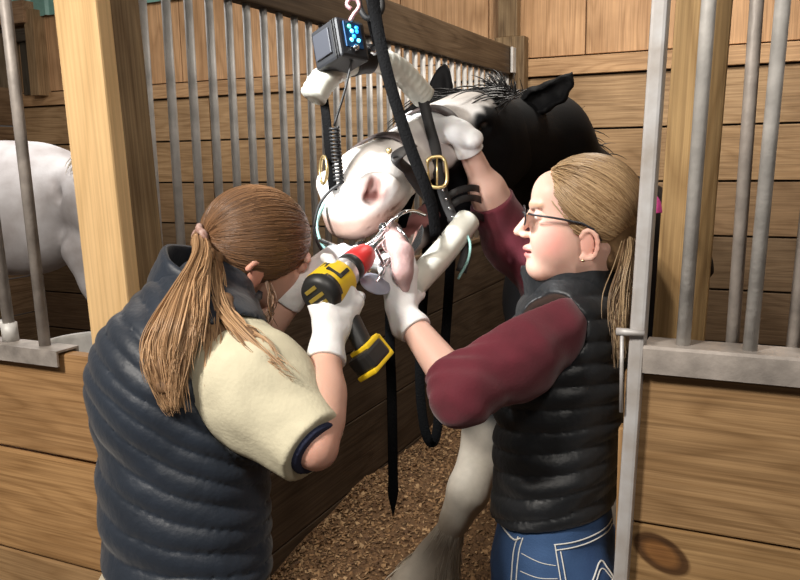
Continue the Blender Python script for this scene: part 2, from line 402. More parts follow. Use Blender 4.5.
# left front panel
t = empty('stall_front', (-2.3, YF, 0), 'planked stall front with steel rail left of the thick pale post', 'stall front')
zr = onY(0, 345, YF-.03)[2]; zb = onY(0, 360, YF-.03)[2]; xe = onY(57, 360, YF-.03)[0]
B = Boards(); px0 = onY(88, 400, YF)[0]+.03
for z0, z1, c in ((onY(0, 445, YF)[2]+.005, zr-.012, (.50, .29, .13)), (onY(0, 545, YF)[2]+.004, onY(0, 445, YF)[2]-.007, (.52, .30, .13)), (.2, onY(0, 545, YF)[2]-.004, (.44, .27, .13)), (0, .192, (.4, .25, .12))):
    B.aabb(-3.4, px0, YF-.005, YF+.035, z0, z1, col=c, bev=.006)
B.build('planks', wood('stall_planks', contrast=.42, rings=12), t)
V, Fc = sweep([(-3.4, YF, 0), (xe, YF, 0)], [(.030, zb), (.030, zr), (-.045, zr), (-.045, zb), (-.038, zb), (-.038, zr-.006), (.024, zr-.006), (.024, zb)])
link('rail', mesh_from(V, Fc), RUSTY, t, smooth=False)
for (xt, yt, xb, ybm, yy) in ((5, 0, 45, 345, YF+.012), (-36, 0, 11, 340, YF+.02)):
    a, b = onY(xb, ybm, yy), onY(xt, yt, yy); a[2] = zr-.004; dd = (b-a)/(b[2]-a[2]); b = a+dd*(2.45-a[2]); bb = tube('bar', [a, b], .0155, RUSTY, t)
    if yy > YF+.015:
        tube('collar', [a+dd*.004, a+dd*.055], .022, STEEL, t, n=16)
        tube('cross_rail', [a+dd*.05+np.array([-.6, .0, 0]), a+dd*.05+np.array([.012, .0, 0])], .012, STEEL, t)

# galvanised bucket in the corner of the neighbouring stall
bc = onZ(92, 343, 1.075); bc[1] = max(bc[1], YF+.22)
t = empty('bucket', bc-np.array([0, 0, .26]), 'galvanised metal bucket hung behind the left planks beside the post', 'bucket')
V, Fc = lathe(bc-np.array([0, 0, .26]), (0, 0, 1), [(0, .0), (0, .115), (.01, .118), (.25, .150), (.258, .156), (.266, .152), (.262, .146), (.25, .145), (.02, .11), (.018, 0)], 36)
link('pail', mesh_from(V, Fc), STEEL, t)
tube('handle', [bc+np.array([math.cos(a)*.152, math.sin(a)*.03+.02, .0-.10*math.sin(a)]) for a in np.linspace(0, math.pi, 14)], .004, STEEL, t, 8)
B = Boards(); B.aabb(bc[0]-.03, bc[0]+.03, YF+.03, bc[1]-.135, bc[2]-.06, bc[2]-.02, col=(.3, .3, .3)); B.build('hanger', STEEL, t)

# right front panel: steel framed stall front
t = empty('stall_front', (.3, YF, 0), 'steel framed stall front with heavy rail, bars and grained planks at the right', 'stall front')
fy0, fy1 = YF-.035, YF+.012
tl, tr, bl, br = onY(652, 0, fy0), onY(667, 0, fy0), onY(612, 580, fy0), onY(628, 580, fy0)
B = Boards(); slant(B, tl, tr, bl, br, 0, 2.6, fy0, fy1, (1, 1, 1)); B.build('upright', STEELW, t)
zr, zb = onY(645, 346, fy0)[2], onY(645, 373, fy0)[2]; x0 = onY(643, 350, fy0)[0]
V, Fc = sweep([(x0, YF, 0), (1.5, YF, 0)], [(.036, zb), (.036, zr-.005), (.031, zr), (-.045, zr), (-.045, zb), (-.038, zb), (-.038, zr-.007), (.028, zr-.007), (.028, zb)])
link('rail', mesh_from(V, Fc), RUSTY, t, smooth=False)
o = onY(655, 550, YF-.005)
zA = onY(632, 520, YF)[2]; PX0 = onY(630, 450, YF-.005)[0]
KN = onY(661, 553, YF-.005)
B = Boards(); off = np.array([7.3, 2.2, 4.1])
def plank(z0, z1, col, off): B.aabb(PX0-.014, 1.5, YF-.008, YF+.036, z0, z1, col=col, bev=.004, off=off)
plank(zA+.003, zb-.007, (.40, .245, .115), np.array([3.3, 9.2, 5.1]))
plank(zA-.30, zA-.003, (.43, .265, .12), off)
plank(zA-.60, zA-.306, (.40, .25, .12), np.array([13.3, 3.2, 8.1])); plank(0, zA-.606, (.4, .25, .12), np.array([23.3, 3.2, 8.1]))
# wood coordinates of the knot in the second plank
kx = KN[0]-(PX0-.014+1.5)/2+off[0]; kz = (KN[2]-(zA-.30+zA-.003)/2)+off[1]
B.build('planks', wood('knotty_planks', contrast=.5, rings=16, knots=[(kx, kz, .062, .036, -.5)]), t)
fr = []
for (xt, xb) in ((709, 683), (783, 750)):
    a, b = onY(xb, 345, YF), onY(xt, 0, YF); a[2] = zr-.005; dd = (b-a)/(b[2]-a[2]); tube('bar', [a, a+dd*(2.5-a[2])], .0125, STEEL, t, 14)
a, b = onY(815, 350, YF), onY(856, 0, YF); a[2] = zr-.005; dd = (b-a)/(b[2]-a[2]); tube('bar', [a, a+dd*(2.5-a[2])], .0125, STEEL, t, 14)
for (xt, xb) in ((757, 732), (829, 793)):
    a, b = onY(xb, 347, YF+.075), onY(xt, 0, YF+.075); dd = (b-a)/(b[2]-a[2]); tube('rear_bar', [a+dd*(.9-a[2]), a+dd*(2.5-a[2])], .012, RUSTY, t, 14)
B = Boards(); B.aabb(x0+.02, 1.5, YF+.055, YF+.095, zr-.10, zr-.04, col=(.3, .3, .3)); B.build('rear_rail', RUSTY, t)
a = onY(622, 334, fy0-.008); b = onY(621, 412, fy0-.008)
tube('latch_rod', [a, b], .0035, STEELW, t, 10)
V, Fc = lathe(a+np.array([-.010, 0, .004]), (1, 0, 0), [(0, .0), (0, .007), (.02, .007), (.028, .006), (.05, .005), (.05, 0)], 14); link('latch_knob', mesh_from(V, Fc), STEELW, t)
B = Boards(); c = onY(613, 520, YF+.03); B.aabb(PX0-.026, PX0-.0145, YF+.013, YF+.05, 0, onY(616, 425, YF+.03)[2], 'z', col=(.55, .33, .15), bev=.003); B.build('edge_board', W_RAW, t)
# timber post behind the right bars
PY = YF+.16
xl0, xl1 = onY(672, 0, PY), onY(652, 338, PY); xr0, xr1 = onY(736, 0, PY), onY(704, 338, PY)
t = empty('door_post', (xl1[0]+.05, PY+.05, 0), 'yellowish timber post standing behind the bars at the right side of the doorway', 'post')
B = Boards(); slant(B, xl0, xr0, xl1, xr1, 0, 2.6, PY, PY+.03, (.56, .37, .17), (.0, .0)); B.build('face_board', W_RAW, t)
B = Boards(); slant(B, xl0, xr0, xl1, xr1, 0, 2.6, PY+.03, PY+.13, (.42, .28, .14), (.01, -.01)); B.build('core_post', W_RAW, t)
PINK = mat('pink_webbing', (.75, .08, .35), rough=.7, bump=.2)
a = onY(657, 203, YF+.05); tube('pink_tie', spline([a+np.array([-.012, .004, .016]), a+np.array([-.004, .0, .008]), a+np.array([.001, .0, .0]), a+np.array([.003, .0, -.010]), a+np.array([.004, .002, -.018])], 16), 1, PINK, None, prof=rect(.012, .004), up=(0, -1, 0))
tag(bpy.data.objects['pink_tie'], 'short pink webbing tie end beside the steel door upright', 'tie')

# wood shavings: a bed banked up along the walls, with loose flakes on top
SHAV = mat('shavings_bed', (.22, .12, .055), rough=.95, noise=.6, nscale=55, bump=1, bscale=90)
def bed(x, y):
    b = .05+.24*np.exp(-np.maximum(x-XP, 0)/.42)*sstep(1.55, 2.3, y)+.10*np.exp(-(YB-y)/.5)
    return b+.025*np.sin(3.1*x+1.3*y)+.02*np.sin(5.7*y-2.2*x+1)+.012*np.sin(13*x+4*y)*np.cos(11*y-3*x)
nx, ny = 150, 150; gx = np.linspace(XP+.0205, 2.28, nx); gy = np.linspace(1.80, YB-.005, ny)
V = [(x, y, float(bed(x, y))) for x in gx for y in gy]; Fc = [(i*ny+j, (i+1)*ny+j, (i+1)*ny+j+1, i*ny+j+1) for i in range(nx-1) for j in range(ny-1)]
bedo = link('wood_shavings', mesh_from(V, Fc), SHAV); tag(bedo, 'thick brown bed of wood shavings covering the stall ground', 'bedding', kind='stuff')
N_F = 34000; me = bpy.data.meshes.new('flakes')
fx = XP+.03+RS.rand(N_F)**1.5*1.9; fy = 1.81+RS.rand(N_F)*3.1
V = np.zeros((N_F, 4, 3)); 
c = np.c_[fx, fy, bed(fx, fy)+.002+.006*RS.rand(N_F)]
a1 = RS.randn(N_F, 3)*[1, 1, .45]; a1 /= np.linalg.norm(a1, axis=1)[:, None]; a2 = np.cross(a1, RS.randn(N_F, 3)*.4+[0, 0, 1]); a2 /= np.linalg.norm(a2, axis=1)[:, None]
l1 = (.003+.008*RS.rand(N_F)**2)[:, None]; l2 = l1*(.4+.5*RS.rand(N_F))[:, None]; nn = np.cross(a1, a2)
V[:, 0] = c-a1*l1-a2*l2; V[:, 1] = c+a1*l1-a2*l2+nn*l2*.5; V[:, 2] = c+a1*l1+a2*l2; V[:, 3] = c-a1*l1+a2*l2+nn*l2*.5
me = mesh_from(V.reshape(-1, 3), np.arange(N_F*4).reshape(-1, 4))
pc = np.array([(.28, .16, .075), (.18, .10, .045), (.42, .27, .14), (.13, .07, .035), (.32, .19, .09)])[RS.randint(0, 5, N_F)]*(.8+.4*RS.rand(N_F))[:, None]
a = me.attributes.new('coat', 'FLOAT_COLOR', 'POINT'); a.data.foreach_set('color', np.c_[np.repeat(pc, 4, 0), np.ones(N_F*4)].astype(np.float32).ravel())
o = link('flakes', me, mat('shaving_flakes', (1, 1, 1), rough=.9, attr='coat'), bedo, smooth=False); tag(o, kind='stuff')

# ============================================================ PEOPLE
def hz(v): v = np.array(v, float).copy(); v[2] = 0; return nrm(v)
ZU = np.array([0, 0, 1.0])
SKIN = mat('skin', (1, 1, 1), rough=.5, spec=.35, sub=.12, attr='coat', bump=.03, bscale=220)
GLOVE = mat('white_latex', (.86, .85, .85), rough=.55, spec=.4, sub=.05, bump=.12, bscale=90)
NAVY = mat('navy_quilted_nylon', (.013, .021, .036), rough=.52, spec=.5, noise=.3, nscale=12, bump=.22, bscale=45, sheen=.15)
BLACKN = mat('black_quilted_nylon', (.007, .009, .012), rough=.5, spec=.55, noise=.3, nscale=12, bump=.25, bscale=45, sheen=.1)
KHAKI = mat('khaki_cotton', (.68, .63, .46), rough=.85, noise=.12, nscale=30, bump=.12, bscale=160)
MAROON = mat('maroon_knit', (.135, .012, .026), rough=.85, noise=.2, nscale=30, bump=.1, bscale=220, sheen=.2)
NAVYT = mat('navy_knit', (.02, .025, .06), rough=.9)
LEATHER = mat('brown_boot_leather', (.09, .05, .03), rough=.6, noise=.3)
def denim():
    m = mat('blue_denim', (.045, .105, .24), rough=.85, noise=.35, nscale=9, bump=.15, bscale=260, dark=(.55, .6, .68)); return m
DENIM = denim(); THREAD = mat('white_topstitch', (.75, .75, .72), rough=.8); CHINO = mat('tan_chino', (.48, .42, .31), rough=.85, noise=.1, bump=.1, bscale=150)

def hand(B, wrist, F, N, right, curls, dr=0.0, spread=.10, thumb=(.5, .75, .35, .35), k=.004, sc=1.0, wr=.025):
    """palm and five jointed digits; F towards the fingers, N out of the palm"""
    F = nrm(F); N = nrm(np.array(N)-np.dot(N, F)*F); T = np.cross(F, N) if right else np.cross(N, F); w = np.array(wrist, float)
    K = [w+F*.088*sc+T*.030*sc, w+F*.094*sc+T*.010*sc, w+F*.090*sc-T*.011*sc, w+F*.080*sc-T*.030*sc]
    B.cone(w-F*.03, w+F*.012, wr+dr, .0255+dr, .012, n=N, f=.78)
    for i, q in enumerate(K): B.cone(w+F*.014+T*(.012, .005, -.004, -.014)[i], q, .0170+dr, .0118+dr, .012, n=N, f=.92)
    L = [(.040, .024, .020), (.044, .028, .021), (.041, .026, .021), (.032, .020, .018)]; R = (.0092, .0094, .0088, .0078)
    for i, q in enumerate(K):
        d = nrm(F+T*spread*(1.2, .4, -.4, -1.2)[i]); ang = 0; p = q; r = R[i]
        for j in range(3):
            ang += curls[i][j]; dd = nrm(d*math.cos(ang)+N*math.sin(ang)); p2 = p+dd*L[i][j]*sc
            B.cone(p, p2, r*(1.06, .97, .88)[j]+dr, r*(.97, .88, .78)[j]+dr, k); p = p2
    b = w+F*.022*sc+T*.020*sc+N*.006; d = nrm(F*thumb[0]+T*thumb[1]+N*thumb[2]); p = b+d*.042*sc
    B.cone(b, p, .0165+dr, .0115+dr, .010); d2 = nrm(F*(thumb[0]+.5)+T*(thumb[1]-.45)+N*(thumb[2]+thumb[3])); p2 = p+d2*.030*sc
    B.cone(p, p2, .0108+dr, .0098+dr, k); p3 = p2+nrm(d2+N*thumb[3]*.3)*.024*sc; B.cone(p2, p3, .0098+dr, .0082+dr, k)
def glove(name, parent, wrist, F, N, right, curls, cuffdir, **kw):
    w = np.array(wrist, float); B = Blob(w-.21, w+.21, .0026); hand(B, wrist, F, N, right, curls, dr=.0016, **kw)
    c = nrm(cuffdir); B.cone(w, w+c*.045, .0275, .0315, .010); B.cone(w+c*.045, w+c*.049, .0335, .0335, .003)
    B.warp(lambda X, Y, Z: .0010*wob(X, Y, Z, 190, 4)); B.plane(w+c*.052, c)
    return blob_obj(name, B, GLOVE, parent)
def quilt(B, o, ax, sp, amp, ph=0, wr=0, seed=1, lo=-9, hi=9, wamp=.006):
    """puffed channels between horizontal seams, plus soft creases"""
    ax = nrm(ax)
    def fn(X, Y, Z):
        s = (X-o[0])*ax[0]+(Y-o[1])*ax[1]+(Z-o[2])*ax[2]+wamp*wob(X, Y, Z, 16, seed)
        q = -amp*np.sqrt(np.abs(np.sin(math.pi*(s/sp+ph))))+amp*.6
        if wr: q = q+wr*wob(X*.6, Y*.6, Z*2.2, 55, seed+3)
        return q
    B.warp(fn)
def strands(name, curves, m, parent, r=.0016, sides=4):
    V = []; Fc = []; n = 0
    for c in curves:
        c = np.array(c); k = len(c); t = np.gradient(c, axis=0); t /= np.linalg.norm(t, axis=1)[:, None]+1e-9
        a = np.cross(t, [.3, .2, .9]); a /= np.linalg.norm(a, axis=1)[:, None]+1e-9; b = np.cross(t, a)
        rr = r*np.minimum(1, np.linspace(3.2, .25, k))[:, None]
        for j in range(sides): V.append(c+(a*math.cos(6.283*j/sides)+b*math.sin(6.283*j/sides))*rr)
        ids = np.arange(n, n+k*sides).reshape(sides, k); n += k*sides
        for j in range(sides):
            q = (j+1) % sides; Fc.append(np.stack([ids[j, :-1], ids[q, :-1], ids[q, 1:], ids[j, 1:]], 1))
    me = mesh_from(np.vstack(V), np.vstack(Fc)); return link(name, me, m, parent)
def hairmat(name, c1, c2):
    m = bpy.data.materials.new(name); m.use_nodes = True; nt = m.node_tree; N = nt.nodes; L = nt.links; b = N['Principled BSDF']
    g = N.new('ShaderNodeNewGeometry'); r = N.new('ShaderNodeValToRGB'); r.color_ramp.elements[0].color = (*c1, 1); r.color_ramp.elements[1].color = (*c2, 1)
    L.new(g.outputs['Random Per Island'], r.inputs['Fac']); L.new(r.outputs['Color'], b.inputs['Base Color']); b.inputs['Roughness'].default_value = .42; b.inputs['Specular IOR Level'].default_value = .45
    return m
def shoe(parent, ankle, fwd, m, floor_z=0.0):
    a = np.array(ankle, float); f = hz(fwd); B = Blob(a-[.3, .3, .16], a+[.3, .3, .3], .006)
    B.cone(a+[0, 0, .2], a, .055, .05, .02); s = a.copy(); s[2] = floor_z+.04; B.cone(s-f*.03, s+f*.15, .042, .040, .03, n=ZU, f=.9); B.cone(a, s-f*.03, .05, .042, .03)
    B.warp(lambda X, Y, Z: 0*X+0*Y+0*Z); B.plane((0, 0, floor_z), (0, 0, -1)); return blob_obj('boot', B, m, parent)

# ------------------------------------------------------------ the woman in the navy vest (left, bending)
base = P(187, 580, 1.46); base[2] = 0
LW = empty('person', base, 'woman in navy quilted vest and khaki sleeves bending over, seen from behind, holding a drill', 'person')
FH = hz(CF); fL = nrm(.77*CR+.64*FH); fL[2] = 0; fL = nrm(fL); sL = np.cross(fL, ZU)          # facing and right-hand side
hip, wst, chs, upc, nck = P(188, 585, 1.47), P(184, 490, 1.45), P(186, 395, 1.45), P(196, 335, 1.46), P(216, 296, 1.49)
hd = P(258, 247, 1.53)
spine = nrm(upc-hip)
ank = [np.array([base[0], base[1], .06])+sL*.11+fL*.02, np.array([base[0], base[1], .06])-sL*.11-fL*.02]
kne = [np.array([base[0], base[1], .47])+sL*.105+fL*.05, np.array([base[0], base[1], .47])-sL*.105+fL*.03]
hj = [hip+sL*.09-ZU*.03, hip-sL*.09-ZU*.03]
shR, elR, wrR = P(238, 376, 1.36), P(316, 448, 1.26), P(329, 336, 1.385)
shL, elL, wrL = P(165, 330, 1.62), P(254, 343, 1.60), P(302, 282, 1.57)
# head axes
hF = nrm(cv(.86, -.24, -.45)); hU = cv(.16, .85, .50); hU = nrm(hU-hF*(hU@hF)); hR = np.cross(hF, hU)
HL = lambda a, b, c: hd+hF*a+hU*b+hR*c
RH_F, RH_N = cv(.28, .85, -.35), cv(-.45, .15, -.9)
RH_T = (.75, .30, .65, .35)
RH_C = [(.35, .55, .3), (.9, 1.1, .6), (.95, 1.15, .6), (1.0, 1.15, .6)]
LH_F, LH_N = cv(.83, .50, -.15), cv(.22, -.5, -.75)
LH_C = [(.25, .4, .3), (.35, .5, .35), (.4, .5, .35), (.45, .6, .4)]
B = Blob(np.minimum(hip, elR)-[.45, .45, .95], np.array([-.45, 1.75, 1.52]), .006)
B.cone(hip, wst, .155, .130, .03, n=fL, f=.72).cone(wst, chs, .130, .15, .03, n=fL, f=.72).cone(chs, upc, .14, .095, .03, n=fL, f=.72)
for h, k, a in zip(hj, kne, ank): B.chain([(h, .085), (k, .055), (a, .04)], .02); B.cone(a, a+fL*.12-ZU*.02, .035, .03, .02)
B.cone(upc, shR, .07, .055, .04); B.cone(upc, shL, .07, .055, .04)
B.chain([(shR, .052), (elR, .033), (wrR, .0265)], .012).cone(elR+(wrR-elR)*.25, elR+(wrR-elR)*.45, .038, .037, .03); B.chain([(shL, .05), (elL, .038), (wrL, .026)], .015)
hand(B, wrR, RH_F, RH_N, True, RH_C, dr=-.006, thumb=RH_T); hand(B, wrL, LH_F, LH_N, False, LH_C, dr=-.006)
B2 = Blob(hd-.19, hd+.19, .0034)
B2.cone(upc+(nck-upc)*.6, HL(-.03, -.05, 0), .06, .052, .03)
B2.ell(HL(-.01, .02, 0), (hF, hU, hR), (.098, .088, .074), .02).ell(HL(.045, -.045, 0), (hF, hU, hR), (.062, .078, .056), .03).ell(HL(.075, -.095, 0), (hF, hU, hR), (.032, .025, .03), .025)
B2.cone(HL(.103, 0, 0), HL(.122, -.038, 0), .009, .011, .012).ell(HL(.10, -.068, 0), (hF, hU, hR), (.014, .008, .022), .008).ell(HL(.10, -.08, 0), (hF, hU, hR), (.013, .008, .02), .008)
for s in (1, -1):
    B2.ell(HL(.086, .002, .030*s), (hF, hU, hR), (.016, .014, .018), .012, op='sub').ell(HL(.083, .0, .030*s), (hF, hU, hR), (.013, .012, .013), .003)
    B2.cone(HL(.094, .018, .016*s), HL(.085, .02, .045*s), .006, .005, .008)
    for i in range(7):
        q = [(-.012+.016*math.sin(a), -.02+.030*math.cos(a), (.076-.006*math.sin(a))*s) for a in np.linspace(-1.2, 3.4, 8)]
        B2.cone(HL(*q[i]), HL(*q[i+1]), .006, .0055, .004)
    B2.ell(HL(-.008, -.022, .074*s), (hF, hU, hR), (.014, .024, .006), .004)
def lw_col(V):
    c = np.tile(np.array([.72, .43, .33]), (len(V), 1)); d = np.linalg.norm(V-HL(-.01, -.02, .075), axis=1); c = mixc(c, (.72, .30, .22), sstep(.05, .02, d)*.7)
    for e in (elR,): c = mixc(c, (.66, .33, .25), sstep(.07, .03, np.linalg.norm(V-e, axis=1))*.6)
    return c
blob_obj('body', [B, B2], SKIN, LW, lw_col)
glove('glove', LW, wrR, RH_F, RH_N, True, RH_C, elR-wrR, thumb=RH_T); glove('glove', LW, wrL, LH_F, LH_N, False, LH_C, elL-wrL)
# trousers and boots
B = Blob(base+[-.42, -.42, .02], hip+[.42, .42, .12], .008)
B.cone(hip-ZU*.02, hip+spine*.10, .182, .165, .03, n=fL, f=.74)
for h, k, a in zip(hj, kne, ank): B.chain([(h, .105), (k, .078), (a+ZU*.03, .072)], .03)
B.ell(hip-fL*.07-ZU*.07+sL*.07, (fL, sL, ZU), (.09, .09, .10), .04).ell(hip-fL*.07-ZU*.07-sL*.07, (fL, sL, ZU), (.09, .09, .10), .04)
B.warp(lambda X, Y, Z: .005*wob(X, Y, Z*.6, 40, 8)); blob_obj('trousers', B, CHINO, LW)
for a in ank: shoe(LW, a+ZU*.04, fL, LEATHER)
# khaki shirt: near sleeve
B = Blob(np.minimum(shR, elR)-.2, np.maximum(shR, elR)+.2, .0045)
ud = nrm(elR-shR); B.cone(shR-ud*.04-sL*.03, shR+ud*.05, .086, .096, .04).cone(shR+ud*.04, elR-ud*.0, .096, .066, .03)
B.cone(upc+sL*.06+ZU*.015, shR, .07, .08, .04)
B.warp(lambda X, Y, Z: .013*wob(X, Y, Z, 36, 21)+.0055*wob(X, Y, Z, 90, 22)-.004*np.abs(wob(X, Y, Z, 60, 23))); B.plane(elR-ud*.002, ud, .004)
hemo = elR-ud*.014
sh = blob_obj('shirt', B, KHAKI, LW)
B = Blob(elR-.12, elR+.12, .004); B.cone(elR-ud*.08, elR+ud*.01, .052, .048, .01); B.plane(elR+ud*.006, ud); blob_obj('undershirt_sleeve', B, NAVYT, LW)
B = Blob(np.minimum(shL, elL)-.15, np.maximum(shL, elL)+.15, .006); udl = nrm(elL-shL); B.cone(shL+udl*.04, elL-udl*.03, .070, .062, .02); B.plane(elL-udl*.03, udl); B.warp(lambda X, Y, Z: .006*wob(X, Y, Z, 38, 25)); blob_obj('shirt_sleeve', B, KHAKI, LW)
# vest
B = Blob(np.minimum(hip, wst)-.36, np.maximum(upc, nck)+.32, .0048)
hem = P(190, 566, 1.45)
B.cone(hem-spine*.05, wst, .184, .172, .03, n=fL, f=.80).cone(wst, chs, .172, .178, .03, n=fL, f=.80).cone(chs, upc-spine*.03, .178, .155, .04, n=fL, f=.80)
B.cone(upc-spine*.01-sL*.13, upc-spine*.02+sL*.09, .080, .085, .05)
B.cone(upc-spine*.03, nck, .10, .070, .04)
B.ell(chs-fL*.09+spine*.02, (fL, sL, spine), (.07, .13, .13), .05)
def lq(X, Y, Z):
    x, y, z = X-hem[0], Y-hem[1], Z-hem[2]; s = x*spine[0]+y*spine[1]+z*spine[2]; r = x*CR[0]+y*CR[1]+z*CR[2]
    s = s+r*.62*np.clip(s/.30, 0.05, 1)+.010*wob(X, Y, Z, 14, 5)+.003*wob(X, Y, Z, 60, 6)
    return -.0065*np.abs(np.sin(math.pi*s/.044))**.5+.005+.0065*wob(X*.7, Y*.7, Z*2, 42, 8)*np.clip(1.2-s/.3, .3, 1)
B.warp(lq)
# armhole on the near side
B.cone(shR-ud*.10, shR+ud*.25, .094, .10, .006, op='sub'); B.plane(hem, -spine, .006)
vest = blob_obj('vest', B, NAVY, LW)
# stand collar
cc = P(208, 283, 1.49); cu = nrm(nrm(hd-upc)+.10*ZU-.55*CF); ca = nrm(np.cross(cu, sL)); cs = np.cross(ca, cu)
ring = lambda a, r, z: cc+(ca*math.cos(a)*1.0+cs*math.sin(a)*1.0)*r+cu*z
V = []; nA = 40
angs = np.linspace(-2.6, 2.6, nA); fa = fL if (fL@ca) > 0 else -fL; sg = -np.sign(fL@ca)
prof = [(.100, -.06), (.104, -.02), (.100, .0), (.103, .018), (.099, .030), (.090, .030), (.086, .012), (.090, -.06)]
for a in angs:
    for r, z in prof: V.append(cc+(ca*sg*math.cos(a)+cs*math.sin(a))*(r+.002*math.sin(7*a))+cu*z)
k = len(prof); Fc = [(i*k+j, i*k+(j+1) % k, (i+1)*k+(j+1) % k, (i+1)*k+j) for i in range(nA-1) for j in range(k)]+[tuple(range(k)), tuple((nA-1)*k+j for j in range(k))[::-1]]
o = link('collar', mesh_from(V, Fc), NAVY, vest); sm = o.modifiers.new('round', 'SUBSURF'); sm.levels = sm.render_levels = 1
# hair
HAIRL = hairmat('brown_hair', (.085, .042, .020), (.24, .125, .06)); TAIL = hairmat('light_brown_hair', (.24, .130, .060), (.60, .38, .21)); HCAPL = mat('brown_hair_under', (.09, .045, .022), rough=.5, noise=.4, nscale=60)
tie = P(209, 238, 1.468)
_d = nrm(tie-HL(-.012, .022, 0)); tie = HL(-.012, .022, 0)+_d*(1/math.sqrt(((_d@hF)/.102)**2+((_d@hU)/.094)**2+((_d@hR)/.081)**2)+.009)
B = Blob(hd-.17, hd+.17, .004); B.ell(HL(-.012, .022, 0), (hF, hU, hR), (.102, .094, .081), 0)
B.cone(HL(-.06, -.03, 0), HL(-.05, -.06, 0), .05, .045, .02)
for s in (1, -1): B.ell(HL(-.008, -.03, .085*s), (hF, hU, hR), (.024, .034, .03), .012, op='sub')
B.plane(HL(.092, .0, 0), nrm(hF*.85-hU*.50), .006)
hair = blob_obj('hair', B, HCAPL, LW)
tl = nrm(np.array([(tie-HL(-.012, .022, 0))@hF/.106, (tie-HL(-.012, .022, 0))@hU/.097, (tie-HL(-.012, .022, 0))@hR/.083]))
def scalp(u, lift=1.0): return HL(-.012+u[0]*.102*lift, .022+u[1]*.094*lift, u[2]*.081*lift)
cur = []
while len(cur) < 2600:
    u = nrm(RS.randn(3))
    pos = scalp(u); 
    if (pos-HL(.095, 0, 0))@nrm(hF*.85-hU*.50) > 0 or u[1] < -.75: continue
    if np.linalg.norm(pos-HL(-.008, -.03, .085)) < .032: continue
    if np.dot(u, tl) > .93: continue
    th = math.acos(np.clip(u@tl, -1, 1)); lf = 1.01+.022*RS.rand(); c = []
    bend = .10*RS.randn()
    for i in range(14):
        s = i/13; w = (math.sin((1-s)*th)*u+math.sin(s*th)*tl)/math.sin(th); w = nrm(w+np.array([0, 1, 0])*bend*math.sin(math.pi*s)*.5)
        p = scalp(w, lf*(1-.01*s)); c.append(p)
    c[-1] = tie+(c[-1]-tie)*.35; cur.append(c)
strands('head_strands', cur, HAIRL, hair, .0011)
def tail(keys, n, spread, r=.0014, kn=16, jit=.0, fan=None):
    out = []
    CL = [(RS.randn(2)*.55, RS.rand()*6.28, RS.randn(3), .62+.38*RS.rand()) for _ in range(26)]
    for _ in range(n):
        ca_, ph, w, e0 = CL[RS.randint(26)]; a = ca_+RS.randn(2)*.16; e = e0+.10*RS.randn()*.6; ph = ph+.25*RS.randn(); pts = []
        for (p, s) in keys:
            pts.append(np.array(p)+CR*a[0]*s[0]+nrm(CF-.5*CU)*a[1]*s[1])
        q = spline(pts, kn); q = q[:max(6, int(kn*min(1, e)))]
        t = np.linspace(0, 1, len(q))[:, None]; q = q+(np.sin(5*t+ph)*w*.0075+np.sin(12*t+ph*2)*w[::-1]*.0032)*t; out.append(q)
    return out
kt = [(tie, (.012, .012)), (P(202, 256, 1.40), (.015, .018)), (P(190, 287, 1.335), (.026, .020)), (P(178, 322, 1.275), (.036, .020)), (P(170, 353, 1.26), (.039, .018)), (P(171, 380, 1.255), (.032, .014)), (P(176, 410, 1.255), (.018, .01))]
cur = tail(kt, 1500, 1, kn=22)
k2 = [(tie, (.010, .01)), (P(213, 262, 1.43), (.012, .012)), (P(222, 305, 1.35), (.015, .012)), (P(244, 335, 1.29), (.014, .012)), (P(268, 356, 1.26), (.012, .008)), (P(292, 374, 1.24), (.007, .006))]
cur += tail(k2, 200, 1, kn=20)
k3 = [(tie, (.010, .01)), (P(210, 262, 1.43), (.012, .012)), (P(211, 300, 1.36), (.014, .012)), (P(212, 340, 1.30), (.014, .010)), (P(208, 385, 1.27), (.012, .008))]
cur += tail(k3, 200, 1, kn=20)
core = Blob(P(185, 320, 1.3)-.28, P(185, 320, 1.3)+.28, .005)
for kk in (kt, k2, k3):
    ff = [(np.array(p)+CF*.003, max(.006, s[0]*.85)) for p, s in kk[:-1]]
    core.chain(ff, .008, n=nrm(CF-.5*CU), f=.42)
core.warp(lambda X, Y, Z: .004*wob(X*2.2, Y*2.2, Z*.5, 70, 61))
blob_obj('ponytail_core', core, mat('ponytail_under', (.24, .13, .062), rough=.55, noise=.5, nscale=50, stretch=(3, 3, .5)), hair)
strands('ponytail', cur, TAIL, hair, .00115)
TIE = mat('pale_scrunchie', (.62, .45, .40), rough=.8, noise=.4, nscale=90, dark=(.4, .25, .2))
ta = nrm(tie-HL(-.012, .022, 0)); tb = nrm(np.cross(ta, hU)); tc = np.cross(ta, tb)
pts = [tie+(tb*math.cos(a)+tc*math.sin(a))*(.0200+.0020*math.sin(5*a))+ta*(.003*math.sin(3*a)) for a in np.linspace(0, 6.283, 36)[:-1]]
tube('hair_tie', pts, .0068, TIE, hair, 8, closed=True, up=ta)
# loose wisps by the ear
k4 = [(P(268, 282, 1.43), (.004, .004)), (P(272, 300, 1.42), (.006, .004)), (P(268, 318, 1.41), (.006, .003)), (P(262, 335, 1.40), (.005, .003))]
strands('wisps', tail(k4, 26, 1, kn=10), HAIRL, hair, .0011)

